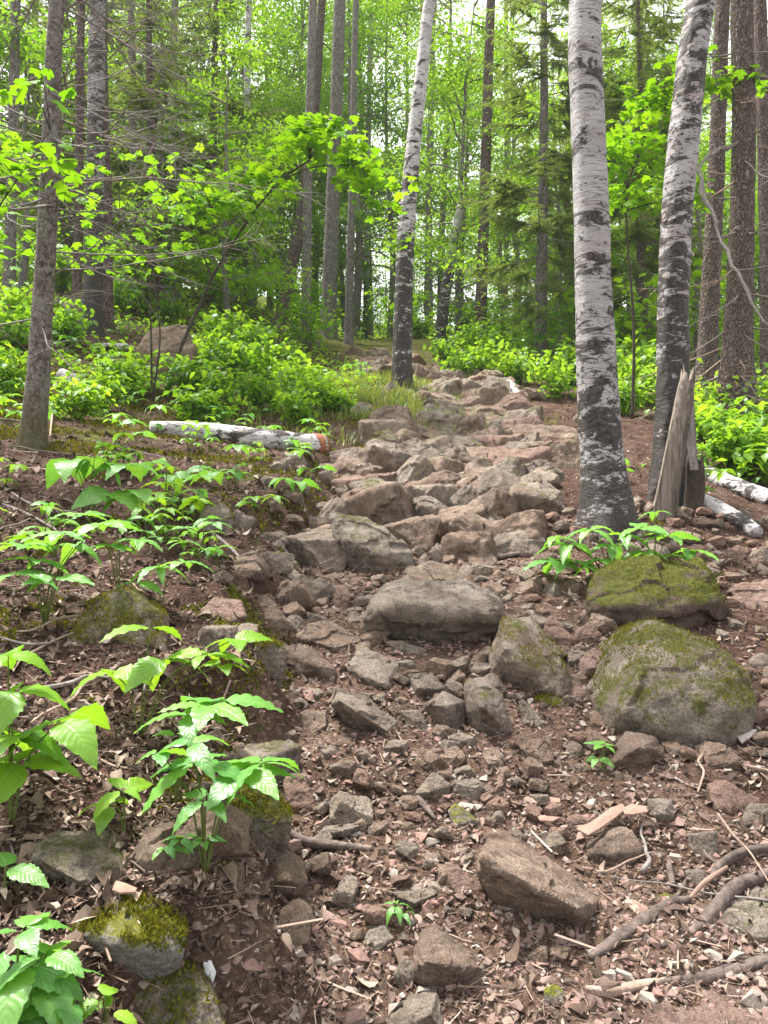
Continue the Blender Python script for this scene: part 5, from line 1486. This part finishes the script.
# scattered small ground plants
PM = []
for k in range(6):
    r = np.random.default_rng(300 + k); mst = MB(); mlf = MB()
    for j in range(int(r.integers(3, 6))):
        hgt = r.uniform(0.06, 0.2); tip = np.array([r.normal(0, 0.06), r.normal(0, 0.06), hgt])
        mst.tube([[0, 0, -0.02], tip * 0.5 + [0, 0, 0.01], tip], [0.003, 0.0025, 0.0015], 4)
        n_ = int(r.integers(3, 6)); az = r.uniform(0, 6.28) + np.arange(n_) * 6.283 / n_
        V, T = place(FINE[0], FINE[1], np.repeat(tip[None], n_, 0), rotm(az, r.normal(0.15, 0.15, n_), r.normal(0, 0.2, n_)), r.uniform(0.06, 0.10, n_))
        mlf.add(V, T, np.repeat(r.random(n_), len(FINE[0])), 0, np.tile(FINE[2], (n_, 1)))
    PM.append((mst.mesh('stem', M['stem']), mlf.mesh('foliage', M['leaf_fg'] if k % 2 else M['leaf_yel'])))
rp = np.random.default_rng(31); n_pl = 0
while n_pl < 150:
    y = float(np.exp(rp.uniform(math.log(3.0), math.log(16)))); x = float(rp.uniform(-0.62, 0.62) * y)
    if abs(x - path_c(y)) < path_w(y) * 1.25 or (y < 5 and x > bank_edge(y) - 0.15 and x < 1.9): continue
    if x > 0 and y < 5: continue
    if x > 1.9 and rp.random() < 0.85: continue
    z = float(Hs(x, y)); px, py = to_px((x, y, z))
    if any((d['px'][0] - px) ** 2 + (d['px'][1] - py) ** 2 < (0.5 * d['size'] * F / y) ** 2 for d in _raw): continue
    rel, mk = near_mark(px, py)
    o = empty('seedling', (x, y, z), rp.uniform(0, 6.28), f'low leafy woodland seedling {rel} {mk}', 'plant', 'seedlings scattered on the forest floor')
    RANK.append((o, mark_dist(px, py), 'it'))
    s = rp.uniform(0.7, 1.5); o.scale = (s, s, s)
    a, b = PM[int(rp.integers(6))]
    part('stem', a, o); part('foliage', b, o); n_pl += 1

# grass on the hump (uncountable)
def blades(n, fn, hgt, seed, name, label, m='grass', curve=0.5):
    r = np.random.default_rng(seed)
    P = fn(r, n)
    t = np.array([0, 0.35, 0.7, 1.0]); bx = curve * t ** 2; bz = t * (1 - 0.25 * t)
    w = np.array([0.018, 0.016, 0.011, 0.0])
    V = np.concatenate([np.stack([bx, -w, bz], 1), np.stack([bx, w, bz], 1)])
    T = np.array([(k, k + 1, 5 + k) for k in range(3)] + [(k, 5 + k, 4 + k) for k in range(3)])
    pos = np.stack([P[:, 0], P[:, 1], Hf(P[:, 0], P[:, 1]) - 0.01], 1)
    s = hgt * r.uniform(0.5, 1.3, len(P))
    V2, T2 = place(V, T, pos, rotm(r.uniform(0, 6.28, len(P)), r.normal(0.1, 0.4, len(P)), 0), np.stack([s, np.maximum(s, 0.12), s], 1))
    me = mesh_np(name, V2, T2, M[m], {'rnd': np.repeat(r.random(len(P)), len(V))}, True)
    return tag(link(name, me), label, 'grass', kind='stuff')
def fn_hump(r, n):
    x = r.normal(-0.1, 0.75, n); y = r.normal(10.0, 1.3, n)
    k = fbm2(x * 2, y * 2, 2, 8) > -0.15
    return np.stack([x, y], 1)[k]
blades(15000, fn_hump, 0.19, 1, 'grass', 'tufts of fresh green grass on the hump around the mottled birch')

# ------------------------------------------------------------------ maple sapling with bright leaves
def sapling(label, base, stems, clusters, lsize, seed, depth=None, stem_r=0.018, tm=MAPLE, m='leaf_maple', name='maple_sapling', nper=16, spread=0.14, cat='sapling'):
    r = np.random.default_rng(seed)
    h = hit(*base)
    if depth is not None:
        x = (base[0] - 384) / F * depth; h = np.array([x, depth, float(Hs(x, depth))])
    root = empty(name, h, 0, label, cat)
    mt = MB(); P0 = None
    allp = []
    for st_ in stems:
        P = np.array([at(a, b, h[1] + (c_[0] if c_ else 0)) - h for a, b, *c_ in st_[0]])
        if st_[2]: P[0] = [0, 0, -0.05]
        S = spline(P, 18); allp.append(S)
        mt.tube(S, np.linspace(st_[1], st_[1] * 0.35, 18), 7)
    part('trunk', mt.mesh('trunk', M['sapbark']), root)
    allp = np.concatenate(allp)
    mc = MB(); C = []
    for (a, b, dd) in clusters:
        c = at(a, b, h[1] + dd) - h
        q = allp[np.argmin(np.linalg.norm(allp - c, axis=1))]
        mc.tube([q, (q + c) / 2 + [0, 0, 0.03], c], [0.006, 0.004, 0.002], 4, 0.1, 1, False)
        C.append(c)
    leafy(mc, np.array(C), nper, spread, lsize, r, tm, 0, 0.3, 0.3)
    part('crown', mc.mesh('crown', [M[m], M['sapbark']]), root)
    return root
rc = np.random.default_rng(9)
cl = [(195, 235, 0), (215, 245, 0.1), (235, 200, -.1), (205, 215, .1), (180, 250, 0), (245, 235, 0.1)]
for k in range(56):
    a = rc.uniform(185, 400); b = 195 - 75 * math.exp(-((a - 320) / 60) ** 2) + abs(rc.normal(0, 1)) * 22 + (10 if a > 350 else 0)
    cl.append((a, b - 4, rc.uniform(-0.5, 0.5)))
sapling('bent maple sapling with a bright lime-green flat crown over the slope', (166, 392),
        [([(166, 392), (180, 350), (200, 305), (212, 278), (235, 240), (275, 185), (310, 160)], 0.026, True),
         ([(212, 278), (206, 262), (197, 240), (186, 220)], 0.012, False), ([(275, 185), (310, 168), (360, 165)], 0.010, False)],
        cl, 0.115, 21, nper=14, spread=0.12)
MARKS.append((175, 380, 'the bent maple sapling'))
cl = [(rc.uniform(-30, 245), rc.uniform(135, 270), rc.uniform(-0.9, 1.2)) for k in range(60)]
sapling('thin twin-stemmed maple sapling with scattered bright leaves among bare twigs', (152, 376),
        [([(152, 376), (151, 330), (150, 280), (156, 240)], 0.014, True), ([(157, 376), (160, 340), (156, 300), (150, 262), (120, 220)], 0.012, True), ([(150, 280), (100, 230), (30, 190)], 0.008, False), ([(156, 240), (190, 220), (230, 190)], 0.007, False)],
        cl, 0.12, 22, nper=6, spread=0.16, depth=8.5)
cl = [(rc.uniform(-40, 60), rc.uniform(85, 210), rc.uniform(-0.4, 0.4)) for k in range(16)]
sapling('maple sapling at the frame edge with big bright leaves beside the slim spruce', (-60, 520),
        [([(-60, 520), (-50, 400), (-30, 250), (0, 150)], 0.014, True), ([(-30, 250), (10, 190), (50, 130)], 0.007, False)],
        cl, 0.10, 23, nper=6, spread=0.10, depth=4.6)
cl = [(rc.uniform(610, 690), 175 - (a_ := 0) - rc.uniform(-30, 40), rc.uniform(-0.5, 0.5)) for k in range(26)]
cl += [(605 + t * 95, 150 - t * 95 + rc.normal(0, 8), rc.uniform(-.3, .3)) for t in np.linspace(0, 1, 22)]
cl += [(705 + t * 55, 85 - t * 8 + rc.normal(0, 5), 0) for t in np.linspace(0, 1, 7)]
sapling('young maple with sloping bright sprays of leaves showing between the two birches', (632, 470),
        [([(632, 400), (634, 330), (628, 250), (625, 190)], 0.022, True), ([(625, 190), (650, 130), (690, 70), (705, 20)], 0.010, False), ([(625, 190), (690, 120), (755, 78)], 0.008, False)],
        cl, 0.12, 24, nper=11, spread=0.15, depth=9.0)

# ------------------------------------------------------------------ woodland shrubs and trees, copies of a few builds
def protomesh(fn): return fn
SHR = []
for k in range(5):
    r = np.random.default_rng(700 + k); ms = MB(); mc = MB(); tips = []
    Hh = [0.7, 1.0, 1.5, 2.0, 0.5][k]
    for j in range([9, 10, 8, 9, 9][k]):
        az = r.uniform(0, 6.28); L = Hh * r.uniform(0.7, 1.05); t = np.linspace(0, 1, 7)
        P = np.stack([np.cos(az) * t * L * 0.45, np.sin(az) * t * L * 0.45, L * (t - 0.25 * t ** 2)], 1) + r.normal(0, 0.015, (7, 3)).cumsum(0)
        P[0] = [0, 0, -0.03]
        ms.tube(P, np.linspace(0.007, 0.002, 7) * (0.7 + Hh * 0.5), 4)
        for f in np.linspace(0.25, 1, 9):
            c = np.array([np.interp(f, t, P[:, q]) for q in range(3)]); tips.append(c + r.normal(0, 0.08, 3) * Hh ** 0.5)
    tm_ = [OVATE, OVATE2, OVATE, MAPLE, SMALL][k]
    leafy(mc, np.array(tips), [5, 4, 6, 5, 5][k], [.11, .14, .11, .13, .10][k] * Hh ** 0.5, [.105, .13, .09, .12, .10][k], r, tm_, 0, 0.45, 0.4)
    SHR.append((ms.mesh('stem', M['stem'] if k % 2 else M['sapbark']), mc.mesh('foliage', M[['leaf_wood', 'leaf_wood', 'leaf_maple', 'leaf_maple', 'leaf_wood'][k]])))
def shrub(x, y, k, s, label=None, group='leafy undergrowth bushes'):
    z = float(Hs(x, y)); px, py = to_px((x, y, z)); rel, mk = near_mark(px, py)
    tall = ['knee-high', 'waist-high', 'tall', 'very tall', 'low'][k]
    o = empty('woodland_shrub', (x, y, z), random.Random(x * 7 + y).uniform(0, 6.28), label or f'{tall} green leafy bush {rel} {mk}', 'shrub', group)
    RANK.append((o, mark_dist(px, py), 'it'))
    o.scale = (s, s, s * 0.95)
    part('stem', SHR[k][0], o); part('foliage', SHR[k][1], o)
rr_ = np.random.default_rng(41)
def shrub_px(px, py, k, s):
    h = hit(px, py)
    if h is None: return
    shrub(float(h[0]), float(h[1]), k, s)
# dense bank of raspberry-like bushes
for (px, py, k, s) in [(215, 408, 0, .8), (262, 412, 0, .8), (290, 405, 0, .8), (230, 385, 0, 1.1), (270, 388, 1, .75), (310, 395, 4, 1.0), (245, 362, 1, .85), (290, 372, 0, .9),
                       (185, 398, 4, 1.1), (345, 412, 4, .6), (205, 425, 4, .9), (300, 425, 4, .8), (205, 370, 0, 0.9), (225, 352, 1, .8), (325, 412, 4, .9),
                       (462, 383, 0, .9), (490, 380, 1, .8), (520, 384, 0, 1.0), (555, 398, 1, .7), (572, 385, 1, .9), (447, 365, 0, 1), (475, 360, 1, .9), (505, 362, 1, .9), (545, 370, 1, .9),
                       (625, 415, 0, .8), (648, 405, 1, .8), (632, 392, 1, 1), (718, 420, 0, .9), (745, 432, 1, .7), (765, 420, 1, .8), (728, 472, 4, 1.0), (752, 482, 4, 1.1), (768, 460, 0, .8),
                       (705, 440, 4, 1), (738, 455, 4, 1.1), (0, 395, 0, .8), (12, 350, 1, .8), (62, 345, 0, .9), (130, 395, 4, 1.0), (100, 408, 4, .8), (75, 420, 4, .8),
                       (120, 315, 1, .8), (30, 325, 0, 1), (170, 325, 0, 0.9), (335, 330, 0, 1), (420, 338, 0, 1), (380, 332, 0, .9)]:
    shrub_px(px, py, k, s)
n_s = 0
while n_s < 120:
    y = float(rr_.uniform(13, 46)); x = float(rr_.uniform(-0.66, 0.66) * y)
    if abs(x - path_c(y)) < path_w(y) * (1.4 if y < 20 else 0.0): continue
    shrub(x, y, int(rr_.choice([1, 2, 3, 2])), float(rr_.uniform(0.8, 1.3)))
    n_s += 1

# trees of the wood
DEC = []
for k, (H_, lo, cr, nl, ls) in enumerate([(9, 0.12, 2.3, 7500, 0.105), (12, 0.18, 2.6, 9000, 0.105), (5.5, 0.12, 1.8, 6000, 0.10), (14, 0.25, 2.8, 9000, 0.11)]):
    mt, mc = decid_tree(800 + k, H_, lo, cr, nl, ls, r0=0.045 + 0.006 * H_)
    DEC.append((mt.mesh('trunk', M['farbark']), mc.mesh('crown', [M['leaf_wood'], M['twig']], True)))
CON = []
for k, (H_, lo, Lm, den) in enumerate([(13, 1.0, 2.4, 2.6), (16, 2.2, 2.4, 2.6), (8, 0.4, 1.7, 2.2), (15, 1.4, 2.6, 2.6)]):
    r = np.random.default_rng(850 + k)
    mt = MB(); ax = np.array([[0, 0, -0.2], [r.normal(0, .1), r.normal(0, .1), H_ / 2], [r.normal(0, .15), 0, H_]])
    mt.tube(spline(ax, 24), np.linspace(0.07 + 0.006 * H_, 0.012, 24), 9)
    mc = MB()
    fn = lambda z, ax=ax: np.array([np.interp(z, ax[:, 2], ax[:, 0]), np.interp(z, ax[:, 2], ax[:, 1]), z])
    conifer_crown(mc, 860 + k, lo, H_, Lm, fn, den)
    for j in range(26):
        z = r.uniform(0.6, max(lo * 1.6, 1.2)); dead_branch(mc, fn(z), r.uniform(0, 6.28), r.uniform(0.5, 1.5), r, 0.3, 0.15, 5, 0.009, 1)
    CON.append((mt.mesh('trunk', M['farbark'] if k % 2 else M['pine']), mc.mesh('crown', [M['needle'], M['twig']], False)))
TM = [(30, 'the slim spruce'), (94, 'the lichen-spotted trunk'), (165, 'the bent maple sapling'), (283, 'the leaning brown trunk'), (330, 'the thickest crest trunk'), (403, 'the mottled birch'), (445, 'the leaning birch snag'),
      (482, 'the dark straight trunk'), (540, 'the gap between mottled and nearest birch'), (600, 'the nearest birch'), (640, 'the gap between the two white birches'), (672, 'the peeling birch'), (708, 'the dark straight conifer'), (738, 'the tall dark conifer')]
def tree_mark(px):
    return min(TM, key=lambda m: abs(m[0] - px))[1]
TP = []
for (x, y) in [(oA[0], oA[1]), (oB[0], oB[1]), (oC[0], oC[1]), (oD[0], oD[1])]: TP.append((x, y))
def wood_tree(x, y, kind, k, s, label=None):
    z = float(Hs(x, y)); px, py = to_px((x, y, z)); mk = tree_mark(px)
    A = (DEC if kind == 'dec' else CON)[k]
    if kind == 'dec':
        kindw = ['mid-height airy broadleaf tree', 'tall airy broadleaf tree', 'young bushy broadleaf tree', 'very tall broadleaf tree'][k]
        nm, cat = 'broadleaf_tree', 'broadleaf tree'
    else:
        kindw = ['full dark spruce', 'tall spruce bare below', 'small bushy spruce', 'wide spruce with drooping boughs'][k]
        nm, cat = 'spruce_tree', 'spruce tree'
    dist = 'close behind' if y < 20 else ('beyond' if y < 34 else 'far beyond')
    o = empty(nm, (x, y, z), random.Random(x + y * 3).uniform(0, 6.28), label or f'{kindw} {dist} {mk}', cat, 'trees of the wood')
    RANK.append((o, y, 'the viewer'))
    o.scale = (s, s, s)
    part('trunk', A[0], o); part('crown', A[1], o)
rt = np.random.default_rng(52); n_t = 0; tr = 0
while n_t < 72 and tr < 12000:
    tr += 1
    y = float(np.sqrt(rt.uniform(15.0 ** 2, 62 ** 2))); x = float(rt.uniform(-0.68, 0.68) * y)
    if y < 26 and abs(x - path_c(y)) < 2.0: continue
    if -0.14 < x / y < 0.16 and rt.random() < 0.35: continue
    if any((x - a) ** 2 + (y - b) ** 2 < (1.4 if y < 30 else 1.9) ** 2 for a, b in TP): continue
    pcon = 0.5 if abs(x / y + 0.02) > 0.2 else 0.08
    if x / y < -0.35: pcon = 0.5
    if x / y > 0.2: pcon = 0.5
    kind = 'con' if rt.random() < pcon else 'dec'
    wood_tree(x, y, kind, int(rt.integers(4)), float(rt.uniform(0.85, 1.25)))
    TP.append((x, y)); n_t += 1
# closer greenery filling the middle distance behind the birches
for (px, dep, kind, k, s) in [(540, 14.5, 'con', 3, 0.8), (640, 14, 'con', 0, 0.75), (560, 17, 'dec', 2, 1.0), (700, 15, 'dec', 2, 1.0), (460, 22, 'dec', 0, .9), (390, 26, 'dec', 1, 1.0), (230, 16, 'dec', 2, 1.0), (160, 15.5, 'con', 0, .8), (20, 13, 'dec', 2, .9), (210, 21, 'con', 0, 1.0), (285, 26, 'dec', 0, 1), (600, 19, 'dec', 0, 1), (345, 30, 'dec', 0, 1.1), (250, 27, 'dec', 0, 1.2), (130, 22, 'con', 3, 1.0), (70, 19, 'con', 0, 1.0), (505, 25, 'dec', 1, 1.0), (310, 31, 'dec', 1, 1.4), (370, 34, 'dec', 3, 1.4), (330, 36, 'dec', 3, 1.3), (400, 31, 'dec', 3, 1.2), (270, 33, 'dec', 3, 1.3), (355, 25, 'dec', 1, 1.2), (440, 27, 'dec', 3, 1.1), (230, 30, 'dec', 3, 1.3)]:
    wood_tree((px - 384) / F * dep, dep, kind, k, s)

rx = np.random.default_rng(58); n_y = 0
while n_y < 34:
    y = float(rx.uniform(21, 44)); x = float(rx.uniform(-0.5, 0.5) * y)
    if any((x - a) ** 2 + (y - b) ** 2 < 1.2 ** 2 for a, b in TP): continue
    wood_tree(x, y, 'dec', 2, float(rx.uniform(0.7, 1.3))); TP.append((x, y)); n_y += 1

# moss growing on soil at the bank and hump (uncountable)
def cmoss(x, y):
    return (fbm2(x * 4.2, y * 4.2, 4, 91, 0.6) + moss_w(x, y) * 0.9 > 0.42) * 1.0 * (on_path(x, y) < 0.5)
r = np.random.default_rng(92); P = scatter_xy(26000, 1.2, 9, 1.2, 93, cond=cmoss); n = len(P)
sz = r.uniform(0.006, 0.012, n) * (0.6 + 0.25 * P[:, 1])
V, T = place(mtri_v, mtri_f, np.stack([P[:, 0], P[:, 1], Hf(P[:, 0], P[:, 1]) - 0.001], 1), rotm(r.uniform(0, 6.28, n), r.normal(0, 0.5, n), r.normal(0, 0.5, n)), np.stack([sz, sz, sz * 1.3], 1))
tag(link('moss', mesh_np('moss', V, T, M['moss'], {'rnd': np.repeat(r.random(n), 3)}, False)), 'yellow-green moss carpet on the bank and forest floor', 'moss', kind='stuff')

# low ground cover of the wood (uncountable)
mb = MB(); r = np.random.default_rng(61)
cg = lambda x, y: np.clip(((np.abs(x - path_c(y)) > path_w(y) * 1.2) | (y > 21)) * 1.0, 0, 1) * (fbm2(x * 0.8, y * 0.8, 2, 44) > -0.1 + 0.5 * (y < 9)) * ((y > 5) | (x < -1.2))
P = scatter_xy(36000, 6.0, 60, 0.5, 62, cond=cg)
n = len(P)
pos = np.stack([P[:, 0], P[:, 1], Hs(P[:, 0], P[:, 1]) + np.abs(r.normal(0.04, 0.10, n)) * np.clip(P[:, 1] / 12, 0.4, 1.6)], 1)
V, T = place(SMALL[0], SMALL[1], pos, rotm(r.uniform(0, 6.28, n), r.normal(0.2, 0.35, n), r.normal(0, 0.35, n)), r.uniform(0.06, 0.13, n))
mb.add(V, T, np.repeat(r.random(n), len(SMALL[0])))
tag(link('undergrowth', mb.mesh('undergrowth', M['leaf_wood'])), 'low mixed green undergrowth carpeting the wooded slope', 'undergrowth', kind='stuff')
ORD = ['nearest', 'second nearest', 'third nearest', 'fourth nearest', 'fifth nearest', 'sixth nearest', 'seventh nearest', 'eighth nearest', 'ninth nearest', 'tenth nearest']
by = {}
for o, d, w in RANK: by.setdefault(o['label'], []).append((d, o, w))
for lab, L in by.items():
    if len(L) > 1:
        L.sort(key=lambda q: q[0])
        for j, (d, o, w) in enumerate(L[:10]):
            t_ = f'{lab}, {ORD[j]} {w}'
            if len(t_.replace('-', ' ').split()) <= 16 or len(t_.split()) <= 15: o['label'] = t_
hm, hnt = mat('thin_haze')
pv = nd(hnt, 'ShaderNodeVolumePrincipled'); pv.inputs['Color'].default_value = (0.93, 0.97, 0.90, 1); pv.inputs['Density'].default_value = HAZE
ho = nd(hnt, 'ShaderNodeOutputMaterial'); lk(hnt, pv.outputs[0], ho.inputs['Volume'])
bmh = bmesh.new(); bmesh.ops.create_cube(bmh, size=1.0)
meh = bpy.data.meshes.new('haze'); bmh.to_mesh(meh); bmh.free(); meh.materials.append(hm)
if HAZE > 0:
    oh = link('haze', meh); oh.location = (0, 40, -2); oh.scale = (520, 520, 130)
    tag(oh, 'pale damp air thickening between the far trees', 'haze', kind='stuff')
print('objects', len(bpy.data.objects))
